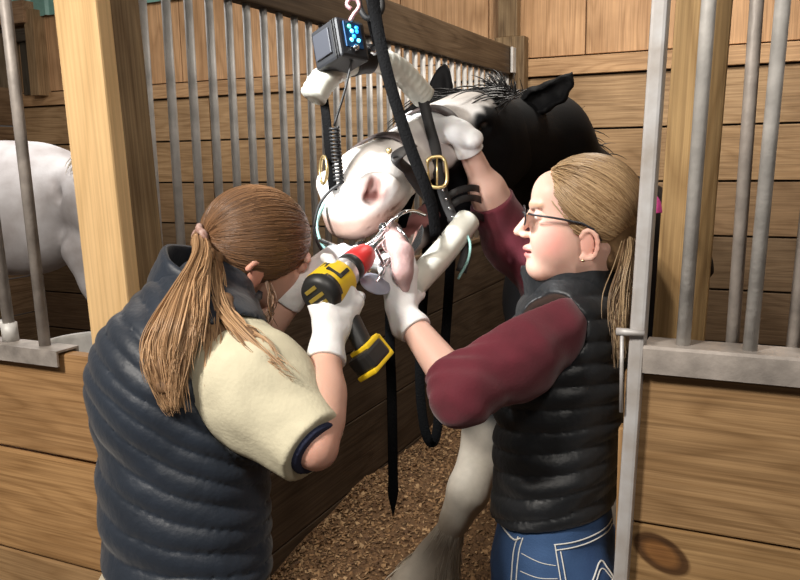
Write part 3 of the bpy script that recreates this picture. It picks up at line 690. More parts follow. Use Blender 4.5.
# ------------------------------------------------------------ the woman in the black vest (right, in profile)
base = P(556, 560, 1.76); base[2] = 0
RW = empty('person', base, 'fair-haired woman with glasses, black quilted vest and maroon sleeves reaching to the horse', 'person')
fR = nrm(-.94*hz(CR)+.34*FH); lR = np.cross(ZU, fR)                         # facing and left-hand side
hip, wst, chs, upc, nck = P(553, 548, 1.76), P(556, 455, 1.75), P(566, 375, 1.74), P(574, 318, 1.73), P(578, 275, 1.69)
hd = P(584, 215, 1.62)
spine = nrm(upc-hip)
gz = lambda q: np.array([q[0], q[1], .14])
ank = [gz(base)+lR*.10-fR*.03, gz(base)-lR*.10+fR*.10]
kne = [np.array([base[0], base[1], .50])+lR*.10+fR*.05, np.array([base[0], base[1], .50])-lR*.10+fR*.10]
hj = [hip+lR*.09-ZU*.03, hip-lR*.09-ZU*.03]
shN, elN, wrN = P(536, 340, 1.58), P(463, 393, 1.46), P(402, 312, 1.57)
shF, elF, wrF = P(556, 288, 1.92), P(512, 244, 1.98), P(461, 133, 1.825)
qF = nrm(cv(-.985, .0, -.15)); qU = cv(.02, .985, .165); qU = nrm(qU-qF*(qU@qF)); qL = np.cross(qU, qF)
HR_ = lambda a, b, c: hd+qF*a+qU*b+qL*c
NH_F, NH_N = cv(-.08, .95, -.25), cv(-.45, .1, -.9)
NH_C = [(.35, .75, .4), (.7, 1.0, .5), (.8, 1.1, .5), (.9, 1.1, .5)]
FH_F, FH_N = cv(-.72, .46, -.42), cv(-.35, -.45, -.80)
FH_C = [(.20, .45, .35), (.25, .45, .35), (.25, .5, .35), (.3, .5, .4)]
B = Blob(np.minimum(hip, elN)-[.42, .42, .95], np.array([.0, 2.15, 1.78]), .006)
B.cone(hip, wst, .15, .125, .03, n=fR, f=.74).cone(wst, chs, .125, .125, .03, n=fR, f=.74).cone(chs, upc, .125, .09, .03, n=fR, f=.74)
for h, k, a in zip(hj, kne, ank): B.chain([(h, .085), (k, .055), (a, .04)], .02); B.cone(a, a+fR*.12-ZU*.02, .035, .03, .02)
B.cone(upc, shN, .055, .045, .03); B.cone(upc, shF, .07, .052, .04)
B.chain([(shN, .05), (elN, .042), (wrN, .0235)], .015); B.chain([(shF, .05), (elF, .044), (wrF, .0225)], .015).cone(elF+(wrF-elF)*.15, elF+(wrF-elF)*.5, .052, .046, .02)
hand(B, wrN, NH_F, NH_N, False, NH_C, dr=-.006); hand(B, wrF, FH_F, FH_N, True, FH_C, dr=-.006)
B2 = Blob(hd-.2, hd+.19, .0028)
B2.cone(nck-ZU*.03, HR_(-.025, -.05, 0), .062, .052, .03)
ax = (qF, qU, qL)
B2.ell(HR_(-.002, .022, 0), ax, (.098, .084, .073), .02).ell(HR_(.05, -.04, 0), ax, (.058, .080, .057), .03).ell(HR_(.088, -.103, 0), ax, (.022, .018, .026), .022)
B2.cone(HR_(.03, -.085, 0), HR_(.08, -.105, 0), .042, .028, .03).ell(HR_(.058, -.055, .030), ax, (.04, .035, .028), .025).ell(HR_(.058, -.055, -.030), ax, (.04, .035, .028), .025)
B2.ell(HR_(.070, .045, 0), ax, (.030, .038, .052), .03)
B2.cone(HR_(.102, .006, 0), HR_(.132, -.032, 0), .0085, .0095, .011).ell(HR_(.118, -.038, .010), ax, (.011, .007, .007), .006).ell(HR_(.118, -.038, -.010), ax, (.011, .007, .007), .006)
B2.ell(HR_(.110, -.066, 0), ax, (.013, .0075, .021), .007).ell(HR_(.108, -.080, 0), ax, (.012, .0075, .019), .007).ell(HR_(.116, -.0735, 0), ax, (.02, .0018, .024), .002, op='sub')
for s in (1, -1):
    B2.ell(HR_(.096, .004, .031*s), ax, (.018, .013, .017), .012, op='sub').ell(HR_(.087, .003, .031*s), ax, (.0135, .0125, .0125), .003)
    B2.cone(HR_(.103, .022, .014*s), HR_(.090, .024, .046*s), .0065, .005, .010)
    q = [(.0+.017*math.sin(a), -.052+.030*math.cos(a), (.074+.010*(a < 1)*0-.004*math.sin(a))*s) for a in np.linspace(-2.6, 2.9, 12)]
    q = [(-.004-.017*math.sin(a), -.052+.028*math.cos(a)*(1 if math.cos(a) > 0 else 1), (.078+.004*math.sin(a))*s) for a in np.linspace(-1.0, 3.3, 10)]
    for i in range(9): B2.cone(HR_(*q[i]), HR_(*q[i+1]), .0048, .0045, .003)
    B2.ell(HR_(-.002, -.052, .073*s), ax, (.014, .026, .006), .004).ell(HR_(.006, -.078, .074*s), ax, (.008, .009, .006), .004)
def rw_col(V):
    c = np.tile(np.array([.74, .47, .38]), (len(V), 1))
    for s in (1, -1):
        c = mixc(c, (.74, .26, .23), sstep(.05, .01, np.linalg.norm(V-HR_(.068, -.048, .058*s), axis=1))*.55)
        c = mixc(c, (.72, .30, .24), sstep(.035, .012, np.linalg.norm(V-HR_(-.006, -.052, .08*s), axis=1))*.5)
        e = np.linalg.norm(V-HR_(.100, .003, .033*s), axis=1); c = mixc(c, (.75, .74, .72), sstep(.010, .008, e)); c = mixc(c, (.10, .12, .13), sstep(.0045, .0035, np.linalg.norm(V-HR_(.1005, .003, .032*s), axis=1)))
        lp = V-HR_(.10, .024, .03*s); c = mixc(c, (.45, .27, .15), sstep(.006, .003, np.abs(lp@qU))*sstep(.028, .02, np.abs(lp@qL))*sstep(.025, .015, np.abs(lp@qF))*.6)
    lp = V-HR_(.115, -.073, 0); c = mixc(c, (.62, .22, .21), sstep(.013, .009, np.abs(lp@qU))*sstep(.024, .017, np.abs(lp@qL))*sstep(.018, .012, np.abs(lp@qF)))
    c = mixc(c, (.70, .32, .26), sstep(.022, .008, np.linalg.norm(V-HR_(.130, -.034, 0), axis=1))*.4)
    return c
blob_obj('body', [B, B2], SKIN, RW, rw_col)
glove('glove', RW, wrN, NH_F, NH_N, False, NH_C, elN-wrN); glove('glove', RW, wrF, FH_F, FH_N, True, FH_C, elF-wrF)
EAR = mat('gold_stud', (.8, .65, .4), rough=.25, metal=1)
V, Fc = lathe(HR_(.007, -.083, .079), qL, [(0, 0), (0, .003), (.002, .003), (.003, 0)], 12); link('earring', mesh_from(V, Fc), EAR, RW)
# jeans
B = Blob(base+[-.42, -.42, .02], hip+[.42, .42, .16], .006)
B.cone(hip-ZU*.03, hip+spine*.06, .176, .160, .03, n=fR, f=.76)
for h, k, a in zip(hj, kne, ank): B.chain([(h, .105), (k, .080), (a+ZU*.0, .074)], .03)
B.ell(hip-fR*.07-ZU*.06+lR*.075, (fR, lR, ZU), (.085, .09, .10), .04).ell(hip-fR*.07-ZU*.06-lR*.075, (fR, lR, ZU), (.085, .09, .10), .04)
B.warp(lambda X, Y, Z: .004*wob(X, Y, Z, 45, 38)+.0015*wob(X, Y, Z, 120, 39)); jeans = blob_obj('jeans', B, DENIM, RW)
for a in ank: shoe(RW, a+ZU*.06, fR, LEATHER, .07)
bpy.context.view_layer.update()
def on_surface(o, pts):
    """drop pixel-free guide points onto a mesh along the outward direction"""
    out = []
    for p, d in pts:
        lo = Vector([float(a) for a in p])-Vector(o.matrix_world.translation); ok, h, n, _ = o.ray_cast(lo+Vector([float(a) for a in d])*.3, -Vector([float(a) for a in d]))
        out.append(np.array(h)+np.array(n)*.0015+np.array(o.matrix_world.translation) if ok else np.array(p))
    return out
def stitch(pxs, w=.0028, par=None, n=24):
    """a seam of thread across the jeans"""
    g = [P(x, y, 1.70) for x, y in pxs]; g = spline(g, n); d = -CF
    q = on_surface(jeans, [(p, d) for p in g]); tube('stitching', q, w/2, THREAD, jeans, 6)
stitch([(545, 530), (575, 526), (612, 519)]); stitch([(546, 535), (575, 531), (612, 524)])
stitch([(546, 530), (549, 556), (553, 585)]); stitch([(551, 536), (554, 558), (558, 585)])
stitch([(550, 580), (575, 568), (590, 549), (598, 556), (606, 568), (614, 574)], .0036, n=60); stitch([(552, 585), (577, 573), (590, 555), (600, 563), (612, 580)], n=60)
stitch([(549, 562), (580, 570), (612, 586)]); stitch([(612, 560), (590, 572), (560, 586)])
stitch([(518, 527), (513, 545), (508, 582)]); stitch([(514, 527), (509, 545), (504, 582)])
stitch([(500, 523), (510, 531), (516, 528)], .004); stitch([(516, 541), (532, 546), (546, 548)], .0018); stitch([(514, 556), (530, 559), (547, 559)], .0018)
# maroon top: both sleeves
udn = nrm(elN-shN); fdn = nrm(wrN-elN)
B = Blob(np.minimum(np.minimum(shN, elN), wrN)-.15, np.maximum(shN, elN)+.16, .004); cuf = elN+(wrN-elN)*.30
B.cone(shN-udn*.03, shN+udn*.06, .084, .082, .03).cone(shN+udn*.06, elN, .080, .056, .03).cone(elN, cuf, .054, .043, .03); B.cone(upc+ZU*.01, nck-ZU*.01, .085, .062, .03)
def wr1(X, Y, Z):
    s = (X-elN[0])*udn[0]+(Y-elN[1])*udn[1]+(Z-elN[2])*udn[2]; g = np.exp(-(s/.10)**2); t = (X-elN[0])*fdn[0]+(Y-elN[1])*fdn[1]+(Z-elN[2])*fdn[2]
    ph = (s-t)*125+5*wob(X, Y, Z, 32, 44); return -.0034*np.sin(ph)*g*(.5+.5*wob(X, Y, Z, 25, 49))+.007*wob(X, Y, Z, 38, 45)+.003*wob(X, Y, Z, 100, 46)
B.warp(wr1); B.plane(cuf, fdn, .003); blob_obj('shirt_sleeve', B, MAROON, RW)
udf = nrm(elF-shF); fdf = nrm(wrF-elF)
B = Blob(np.minimum(np.minimum(shF, elF), wrF)-.15, np.maximum(np.maximum(shF, elF), wrF)+.15, .0045); cuf = elF+(wrF-elF)*.42
B.cone(shF, elF, .072, .066, .03).cone(elF, cuf, .066, .056, .03); B.cone(upc-lR*.04, shF, .06, .07, .03)
B.warp(lambda X, Y, Z: .005*wob(X, Y, Z, 42, 51)+.003*wob(X, Y, Z*1.6, 110, 52)); B.plane(cuf, fdf, .003); blob_obj('shirt_sleeve', B, MAROON, RW)
# vest
hem = P(553, 511, 1.75); hn = nrm(spine*1.0+.10*fR)
B = Blob(np.minimum(hip, wst)-.34, np.maximum(upc, nck)+.3, .0046)
B.cone(hem-spine*.06, wst, .168, .160, .03, n=fR, f=.80).cone(wst, chs, .160, .174, .03, n=fR, f=.82).cone(chs, upc-spine*.03, .174, .150, .04, n=fR, f=.82)
B.ell(chs+fR*.085-spine*.02, (fR, lR, spine), (.065, .13, .085), .05)
B.cone(upc-spine*.015-lR*.10, upc-spine*.005+lR*.11, .078, .082, .05); B.cone(upc-spine*.03, nck+fR*.01, .10, .078, .04)
def rq(X, Y, Z):
    x, y, z = X-hem[0], Y-hem[1], Z-hem[2]; s = x*hn[0]+y*hn[1]+z*hn[2]; r = x*CR[0]+y*CR[1]+z*CR[2]
    s = s-r*.28*np.clip(1-s/.35, 0, 1)+.011*wob(X, Y, Z, 15, 9)+.003*wob(X, Y, Z, 60, 10)
    return -.0075*np.abs(np.sin(math.pi*s/.043))**.5+.006+.009*wob(X*.7, Y*.7, Z*2, 46, 12)*np.clip(1.3-s/.25, .3, 1)
B.warp(rq)
B.cone(shN-udn*.05+lR*.02, shN+udn*.2+lR*.1, .074, .088, .006, op='sub'); B.cone(shN+lR*.05, shN+lR*.3, .066, .09, .006, op='sub'); B.plane(hem+ZU*.012, nrm(-spine+.22*CR), .006)
vest = blob_obj('vest', B, BLACKN, RW)
# collar: standing round the neck, zip at the front
cc = nck+fR*.016+ZU*.016; cu = nrm(ZU+fR*.22); ca = nrm(fR-cu*(fR@cu)); cs = np.cross(cu, ca); V = []; angs = np.linspace(.25, 6.03, 46)
prof = [(.085, -.10), (.104, -.045), (.098, .0), (.100, .022), (.095, .036), (.086, .036), (.082, .015), (.075, -.10)]
for a in angs:
    for r, z in prof: V.append(cc+(ca*math.cos(a)*1.05+cs*math.sin(a)*.92)*(r+.0015*math.sin(9*a))+cu*(z-.012*math.cos(a)))
k = len(prof); nA = len(angs); Fc = [(i*k+j, i*k+(j+1) % k, (i+1)*k+(j+1) % k, (i+1)*k+j) for i in range(nA-1) for j in range(k)]+[tuple(range(k)), tuple((nA-1)*k+j for j in range(k))[::-1]]
o = link('collar', mesh_from(V, Fc), BLACKN, vest); sm = o.modifiers.new('round', 'SUBSURF'); sm.levels = sm.render_levels = 1
# hair: swept back into a low ponytail
HAIRR = hairmat('blonde_hair', (.22, .13, .06), (.52, .36, .20)); HCAPR = mat('blonde_hair_under', (.24, .145, .07), rough=.5, noise=.45, nscale=60)
hc = (-.010, .024); hr = (.104, .096, .083); tie = HR_(-.098, -.045, .0)
B = Blob(hd-.17, hd+.17, .004); B.ell(HR_(hc[0], hc[1], 0), ax, hr, 0); B.cone(HR_(-.06, -.03, 0), HR_(-.06, -.075, 0), .05, .042, .02)
hp = HR_(.048, .03, 0); hpn = nrm(qF*.93-qU*.40)
for s in (1, -1): B.ell(HR_(.002, -.052, .085*s), ax, (.022, .036, .03), .01, op='sub')
B.plane(hp, hpn, .006); hair = blob_obj('hair', B, HCAPR, RW)
tl = nrm(np.array([(-.098-hc[0])/hr[0], (-.045-hc[1])/hr[1], 0]))
def scalp2(u, l=1.0): return HR_(hc[0]+u[0]*hr[0]*l, hc[1]+u[1]*hr[1]*l, u[2]*hr[2]*l)
cur = []
while len(cur) < 2400:
    u = nrm(RS.randn(3)); p = scalp2(u)
    if (p-hp)@hpn > .006 or u@tl > .93 or u[1] < -.85: continue
    if abs((p-hd)@qF) < .022 and -.09 < (p-hd)@qU < -.018: continue
    th = math.acos(np.clip(u@tl, -1, 1)); lf = 1.01+.025*RS.rand(); bend = .05+.16*RS.randn(); c = []
    for i in range(13):
        s = i/12; w = (math.sin((1-s)*th)*u+math.sin(s*th)*tl)/math.sin(th); w = nrm(w+np.array([0, 1, 0])*bend*math.sin(math.pi*s)*.45); c.append(scalp2(w, lf))
    c[-1] = tie+(c[-1]-tie)*.4; cur.append(c)
strands('head_strands', cur, HAIRR, hair, .0011)
k5 = [(tie, (.012, .012)), (tie+cv(.006, -.02, .0), (.018, .018)), (tie+cv(.0, -.07, .01), (.022, .022)), (tie+cv(-.016, -.13, .03), (.026, .024)), (tie+cv(-.028, -.19, .05), (.026, .022)), (tie+cv(-.034, -.25, .06), (.018, .016))]
cur = tail(k5, 520, 1, kn=18)
k6 = [(tie+cv(-.02, -.01, .05), (.01, .01)), (tie+cv(-.03, -.06, .09), (.02, .02)), (tie+cv(-.045, -.12, .10), (.026, .02)), (tie+cv(-.05, -.18, .10), (.022, .015)), (tie+cv(-.045, -.25, .10), (.014, .01))]
cur += tail(k6, 120, 1, kn=16)
strands('ponytail', cur, hairmat('blonde_tail', (.13, .075, .04), (.50, .36, .21)), hair, .0011)
tb = nrm(cv(1, .3, 0)); u1 = nrm(np.cross(tb, CF)); u2 = np.cross(tb, u1)
tube('hair_tie', [tie+(u1*math.cos(a)+u2*math.sin(a))*.017 for a in np.linspace(0, 6.283, 30)[:-1]], .005, mat('dark_elastic', (.02, .02, .025), rough=.8), hair, 8, closed=True, up=tb)
# glasses
FRM = mat('dark_glasses_frame', (.02, .02, .025), rough=.35)
G = empty('glasses', HR_(.11, 0, 0)); G.parent = RW; G.location = Vector([float(a) for a in HR_(.115, 0, 0)])-RW.location
def gpart(name, pts, r, closed=False, up=qF, prof=None):
    V, Fc = sweep(pts, prof or circ(r, 8), up, closed); o = bpy.data.objects.new(name, mesh_from(V, Fc)); COL.objects.link(o); o.data.materials.append(FRM); o.parent = G
    o.location = -(G.location+RW.location); o.data.polygons.foreach_set('use_smooth', [True]*len(o.data.polygons)); return o
LENS = bpy.data.materials.new('clear_lens'); LENS.use_nodes = True; _b = LENS.node_tree.nodes['Principled BSDF']; _b.inputs['Transmission Weight'].default_value = 1; _b.inputs['Roughness'].default_value = .02; _b.inputs['IOR'].default_value = 1.08; _b.inputs['Base Color'].default_value = (1, 1, 1, 1)
for s in (1, -1):
    rim = [HR_(.120-.30*abs(z)*.35, .002+y, .032*s+z) for y, z in [(.017*math.sin(a)*(1 if math.sin(a) > 0 else 1.05), .024*math.copysign(abs(math.cos(a))**.8, math.cos(a))) for a in np.linspace(0, 6.283, 29)[:-1]]]
    gpart('rim', rim, .0017, True)
    c = sum(rim)/len(rim); V = [c]+rim; Fc = [(0, 1+i, 1+(i+1) % len(rim)) for i in range(len(rim))]; V = V+[v-qF*.0014 for v in V]; n = len(rim)+1; Fc = Fc+[(n, n+1+(i+1) % len(rim), n+1+i) for i in range(len(rim))]+[(1+i, n+1+i, n+1+(i+1) % len(rim), 1+(i+1) % len(rim)) for i in range(len(rim))]
    o = bpy.data.objects.new('lens', mesh_from(V, Fc)); COL.objects.link(o); o.data.materials.append(LENS); o.parent = G; o.location = -(G.location+RW.location)
    gpart('temple', [HR_(.112, .008, .058*s), HR_(.106, .007, .066*s), HR_(.06, .000, .0755*s), HR_(.01, -.010, .082*s), HR_(-.012, -.022, .083*s), HR_(-.028, -.045, .080*s)], .0021, up=qU, prof=rect(.0022, .0042))
gpart('bridge', [HR_(.1195, .006, .009), HR_(.122, .008, 0), HR_(.1195, .006, -.009)], .0017, up=qU)

# ============================================================ THE BLACK HORSE
COAT = mat('horse_coat', (1, 1, 1), rough=.7, spec=.14, attr='coat', bump=.08, bscale=160, noise=.12, nscale=40)
HAIRB = hairmat('black_mane_hair', (.004, .004, .005), (.012, .011, .012)); FEATH = hairmat('white_feather_hair', (.34, .28, .21), (.64, .58, .48))
M0, Pl = P(358, 192, 1.72), P(500, 104, 2.13)
hA = nrm(Pl-M0); hL = cv(.79, -.10, .60); hL = nrm(hL-hA*(hL@hA)); hV = np.cross(hL, hA); hV = hV if hV@CU > 0 else -hV
HX = lambda t, u, l: M0+hA*t+hV*u+hL*l
hax = (hA, hV, hL)
bpos = P(610, 300, 3.3); bpos[2] = float(bed(bpos[0], bpos[1]))
HS = empty('horse', bpos, 'black horse with broad white blaze, head held up in dental gear', 'horse')
kneeN, fetN = P(468, 492, 2.46), P(436, 560, 2.52); hoofN = fetN+nrm(kneeN*0+cv(-.45, -.85, .1))*.15
wth, ches, rmp, bar = P(600, 215, 2.98), P(580, 300, 2.80), P(628, 250, 4.05), P(606, 268, 3.35)
def gb(p, dz=0): q = np.array(p, float); q[2] = float(bed(q[0], q[1]))+dz; return q
B = Blob([-1.75, 1.75, .0], [1.25, 4.9, 2.15], .0125)
B.chain([(HX(.50, -.06, 0), .115), (P(540, 145, 2.40), .14), (P(572, 212, 2.68), .20), (P(592, 250, 2.90), .29)], .08)
B.cone(ches, bar, .27, .34, .10).cone(bar, rmp, .34, .33, .10).cone(wth, P(612, 212, 3.4), .12, .16, .12).cone(rmp, P(634, 262, 4.2), .32, .27, .1)
shl = ches-ZU*.12
rt = hz(np.cross(rmp-ches, ZU))
def leg(pts): B.chain(pts, .045)
elb = P(528, 372, 2.66)
leg([(P(570, 300, 2.75), .16), (elb, .11), (P(492, 428, 2.52), .083), (kneeN, .058), (kneeN+(fetN-kneeN)*.35, .040), (kneeN+(fetN-kneeN)*.8, .042), (fetN, .060), (hoofN+ZU*.05, .066), (hoofN, .07)])
sideF = ches+rt*.17
def legdown(top, knee_off, x, fwd=0):
    g = gb(top+hz(rmp-ches)*fwd); k = g.copy(); k[2] += .50
    leg([(top, .17), (top*.45+k*.55+ZU*.06, .10), (k, .062), (k-ZU*.22, .042), (g+ZU*.16, .055), (g+ZU*.05, .07), (g+ZU*.02, .072)]); return g
gF = legdown(ches-ZU*.15+rt*.17, 0, 0)
for s in (1, -1):
    top = rmp-ZU*.10+rt*.17*s; g = gb(top+hz(rmp-ches)*.12); hk = g+hz(rmp-ches)*.10+ZU*.62; st = top*.55+hk*.45-hz(rmp-ches)*.12
    leg([(top, .24), (st, .15), (hk, .07), (g+ZU*.42+hz(rmp-ches)*.06, .05), (g+ZU*.16, .055), (g+ZU*.03, .072)])
B.chain([(P(636, 240, 4.35), .06), (P(638, 265, 4.42), .05)], .05)
B.plane((0, 0, .06), (0, 0, -1))
# head at a finer grid
B2 = Blob(np.minimum(M0, Pl)-[.30, .26, .36], np.maximum(M0, Pl)+[.42, .30, .24], .0052)
B2.ell(HX(.03, -.005, 0), hax, (.092, .076, .090), .03).ell(HX(-.030, -.038, 0), hax, (.058, .056, .070), .04)
B2.cone(HX(.05, .004, 0), HX(.33, .006, 0), .076, .078, .04, n=hL, f=.92).cone(HX(.30, -.02, 0), HX(.50, -.045, 0), .086, .096, .04, n=hL, f=.95)
B2.ell(HX(.40, .022, 0), hax, (.12, .054, .084), .04)
for s in (1, -1):
    B2.ell(HX(.41, -.10, .052*s), hax, (.13, .115, .042), .03)
    B2.ell(HX(.385, .028, .082*s), hax, (.045, .024, .024), .025).ell(HX(.37, .012, .099*s), hax, (.026, .018, .016), .008, op='sub')
    B2.cone(HX(.10, -.005, .060*s), HX(.31, -.03, .075*s), .016, .013, .03)
    # flared nostril rim and the opening
    nc = HX(-.022, .020, .064*s); nd = nrm(-hA*.55+hL*s*.80+hV*.15)
    B2.ell(nc, (nd, nrm(np.cross(nd, hA)), nrm(hA+.4*hV)), (.028, .034, .040), .02)
    n2 = nrm(hV*.62+hA*.45); n3 = np.cross(nd, n2)
    B2.ell(nc+nd*.026+hV*.004, (nd, n2, n3), (.036, .028, .0135), .010, op='sub').ell(nc+nd*.026-hV*.014-hA*.012, (nd, n2, n3), (.034, .014, .021), .008, op='sub')
B2.cone(HX(.40, -.165, 0), HX(.10, -.170, 0), .060, .036, .04, n=hL, f=.9).ell(HX(.055, -.178, 0), hax, (.060, .036, .048), .03)
B2.ell(HX(.09, -.095, 0), hax, (.13, .020, .052), .02, op='sub')
B2.cone(HX(.46, -.06, 0), P(538, 140, 2.38), .10, .14, .08)
# upper-lip crease
B2.cone(HX(-.05, -.055, .05), HX(.05, -.058, .075), .005, .005, .008, op='sub').cone(HX(-.03, -.035, .066), HX(.05, -.040, .083), .004, .004, .008, op='sub')
B2.ell(HX(-.062, -.06, 0), hax, (.02, .012, .04), .02)
# ears
def ear(pts, n, inner):
    B2.chain(pts, .012, n=n, f=.45); 
    c = [(p+nrm(inner)*.014, r*.62) for p, r in pts[:-1]]
    for (a, ra), (b, rb) in zip(c[:-1], c[1:]): B2.cone(a, b, ra, rb, .006, n=n, f=.5, op='sub')
eb = P(523, 110, 2.15)
ear([(eb, .030), (P(538, 100, 2.15), .040), (P(555, 92, 2.155), .034), (P(566, 82, 2.16), .019), (P(572, 73, 2.165), .006)], nrm(cv(.35, .55, .75)), cv(-.3, -.4, .85))
ear([(P(444, 105, 2.24), .024), (P(441, 94, 2.25), .032), (P(441, 83, 2.25), .027), (P(443, 73, 2.25), .015), (P(445, 66, 2.25), .005)], nrm(cv(-.5, .0, .85)), cv(-.5, .0, .85))
def hs_col(V):
    n = len(V); blk = np.tile(np.array([.006, .006, .007]), (n, 1)); q = V-M0; t = q@hA; u = q@hV; l = q@hL
    head = (t < .58)&(V[:, 2] > 1.2)
    nz = .004*np.sin(90*t+40*u)+.003*np.sin(170*t+25*l)
    wide = np.where(t < .20, .30, .30-(t-.20)*2.2); wide = np.clip(wide, .058, 1); lo = np.clip((t-.16)/.14, 0, 1)*.030; l0 = l; l = l-lo
    w = sstep(.010, -.010, np.abs(l)-wide+nz)*sstep(.50, .46, t+nz)
    side = sstep(.008, -.012, -(u+.075)+nz+np.clip(t-.10, 0, 1)*.35)            # lower edge of the white on the cheek
    w = w*np.where(u < -.11, sstep(.17, .12, t+nz), np.where(t < .12, 1, side)); w = np.where(head, w, 0)
    c = mixc(blk, (.80, .75, .71), w)
    gr = sstep(.055, .02, np.abs(t-.215+.15*(u-.03)))*sstep(.02, .045, l)*w; c = mixc(c, (.46, .39, .40), gr*.55); l = l0
    lip = sstep(-.005, -.040, u)*sstep(.10, .02, t)*w*(u > -.12); c = mixc(c, (.36, .22, .17), lip*.9)
    nz2 = sstep(.25, .75, .5+.5*wob(V[:, 0], V[:, 1], V[:, 2], 150, 77)); c = mixc(c, (.40, .27, .23), lip*nz2*.45)
    for s in (1, -1):
        dd = np.linalg.norm(q-(np.array([0, 0, 0])+hA*-.030+hV*.018+hL*.072*s), axis=1); c = mixc(c, (.40, .20, .17), sstep(.040, .020, dd)*.85*w); c = mixc(c, (.16, .06, .05), sstep(.020, .012, np.linalg.norm(q-(hA*-.034+hV*.010+hL*.066*s), axis=1))*w)
    mouth = (u < -.075)*(u > -.15)*(np.abs(l) < .05)*(t > -.04)*(t < .22)*head; c = np.where((mouth > 0)[:, None], np.array([[.45, .19, .18]]), c)
    # ears greyer, near foreleg white below the forearm
    dF = np.abs((V-kneeN)@nrm(np.cross(kneeN-fetN, CF))) < .13
    lw = sstep(.84, .66, V[:, 2]+.03*wob(V[:, 0], V[:, 1], V[:, 2], 60, 78))*(V[:, 1] < 2.9)
    c = mixc(c, (.54, .48, .40), lw); lb = lw*sstep(.2, .8, .5+.5*wob(V[:, 0], V[:, 1], V[:, 2]*.5, 40, 79)); c = mixc(c, (.42, .34, .25), lb*.5)
    hf = sstep(.03, .01, V[:, 2]-bed(V[:, 0], V[:, 1])-.08)*(V[:, 2] < .5); c = mixc(c, (.12, .10, .08), hf)
    wh = sstep(.55, .45, V[:, 2])*(V[:, 1] >= 2.9)*(1-hf); c = mixc(c, (.5, .46, .4), wh*.9)
    return c
blob_obj('body', [B, B2], COAT, HS, hs_col)
EYE = mat('dark_eye', (.012, .008, .006), rough=.08, spec=.8, coat=.6)
for s in (1, -1):
    V, Fc = lathe(HX(.372, .012, .070*s), hL*s, [(0, .0), (0, .016), (.008, .0165), (.014, .013), (.018, .006), (.019, 0)], 20); link('eye', mesh_from(V, Fc), EYE, HS)
def hairs(n, base_fn, dir_fn, ln, droop, r=.0016, kn=9):
    out = []
    for _ in range(n):
        p = base_fn(); d = nrm(dir_fn()+.35*RS.randn(3)*.5); L_ = ln*(.6+.6*RS.rand()); c = [p]
        for i in range(kn-1): d = nrm(d+np.array([0, 0, -droop])); p = p+d*L_/(kn-1); c.append(p)
        out.append(c)
    return out
bm_ = lambda: HX(.47+.09*RS.rand(), .040+.02*RS.rand(), -.01+.045*RS.randn())
cur = hairs(600, bm_, lambda: -hA*.9+hV*.25-hL*.4, .15, .10)
cr0, cr1 = P(500, 96, 2.22), P(545, 128, 2.50)
cur += hairs(520, lambda: cr0+(cr1-cr0)*RS.rand()+RS.randn(3)*.012, lambda: ZU*.45-hL*.3, .085, .16)
cr2 = P(585, 175, 2.9); cur += hairs(500, lambda: cr1+(cr2-cr1)*RS.rand()+RS.randn(3)*.015-ZU*.02, lambda: ZU*.1+hz(CR)*.4-CF*.3, .16, .22)
strands('mane', cur, HAIRB, HS, .0019)
cur = []
for _ in range(2200):
    k = RS.rand(); p = kneeN+(fetN-kneeN)*(.35+.75*k); a = RS.rand()*6.28; ax_ = nrm(fetN-kneeN); e1 = nrm(np.cross(ax_, CF)); e2 = np.cross(ax_, e1); d = e1*math.cos(a)+e2*math.sin(a)
    st = p+d*(.036+.022*k); c = [st]; dr = nrm(ax_+d*.75*k)
    for i in range(6): dr = nrm(dr+np.array([0, 0, -.10])+.05*RS.randn(3)); c.append(c[-1]+dr*(.012+.012*k))
    cur.append(c)
strands('feathering', cur, FEATH, HS, .0020)
TONG = mat('pink_tongue', (.55, .36, .35), rough=.4, spec=.5, sub=.1, noise=.25, nscale=40, bump=.15, bscale=120)
B = Blob(P(400, 258, 1.62)-.16, P(400, 258, 1.62)+.16, .004)
B.chain([(HX(.06, -.115, .02), .022), (P(394, 243, 1.60), .019), (P(402, 253, 1.565), .0185), (P(403, 272, 1.555), .015), (P(405, 288, 1.565), .010)], .02, n=cv(.4, .2, .9), f=.7)
blob_obj('tongue', B, TONG, HS)

# ============================================================ THE WHITE HORSE next door
bp = P(30, 210, 4.3); bp[2] = 0
WH = empty('horse', bp, 'white horse standing in the neighbouring stall behind the left bars', 'horse')
B = Blob(bp+[-2.3, -1.3, .0], bp+[1.5, 1.1, 2.2], .016)
a0, a1 = P(-190, 215, 4.5), P(28, 212, 4.3); ZB = ZU
B.cone(a0, a1, .335, .34, .12).cone(P(10, 180, 4.3), P(40, 178, 4.3), .19, .17, .12).cone(P(45, 205, 4.28), P(56, 200, 4.25), .26, .19, .08)
B.chain([(P(60, 190, 4.25), .20), (P(92, 200, 4.1), .15), (P(118, 240, 3.95), .105)], .08)
B.chain([(P(118, 250, 3.95), .11), (P(120, 300, 3.85), .085), (P(121, 345, 3.75), .06)], .05)
for (x, y, d, dx) in ((88, 250, 4.12, 18), (98, 255, 4.45, 12)):
    t = P(x, y, d); k = P(x+dx, y+55, d); g = k.copy(); g[2] = .03; k[2] = max(k[2], .5); B.chain([(t, .13), (t*.4+k*.6, .085), (k, .06), (g+ZU*.15, .05), (g+ZU*.03, .07)], .05)
for s in (.16, -.16):
    t = a0-ZU*.12+hz(CF)*s; g = t.copy(); g[2] = .03; hk = g+ZU*.6-hz(CR)*.12; B.chain([(t, .22), (t*.5+hk*.5+hz(CR)*.05, .13), (hk, .065), (g+ZU*.15, .05), (g, .07)], .05)
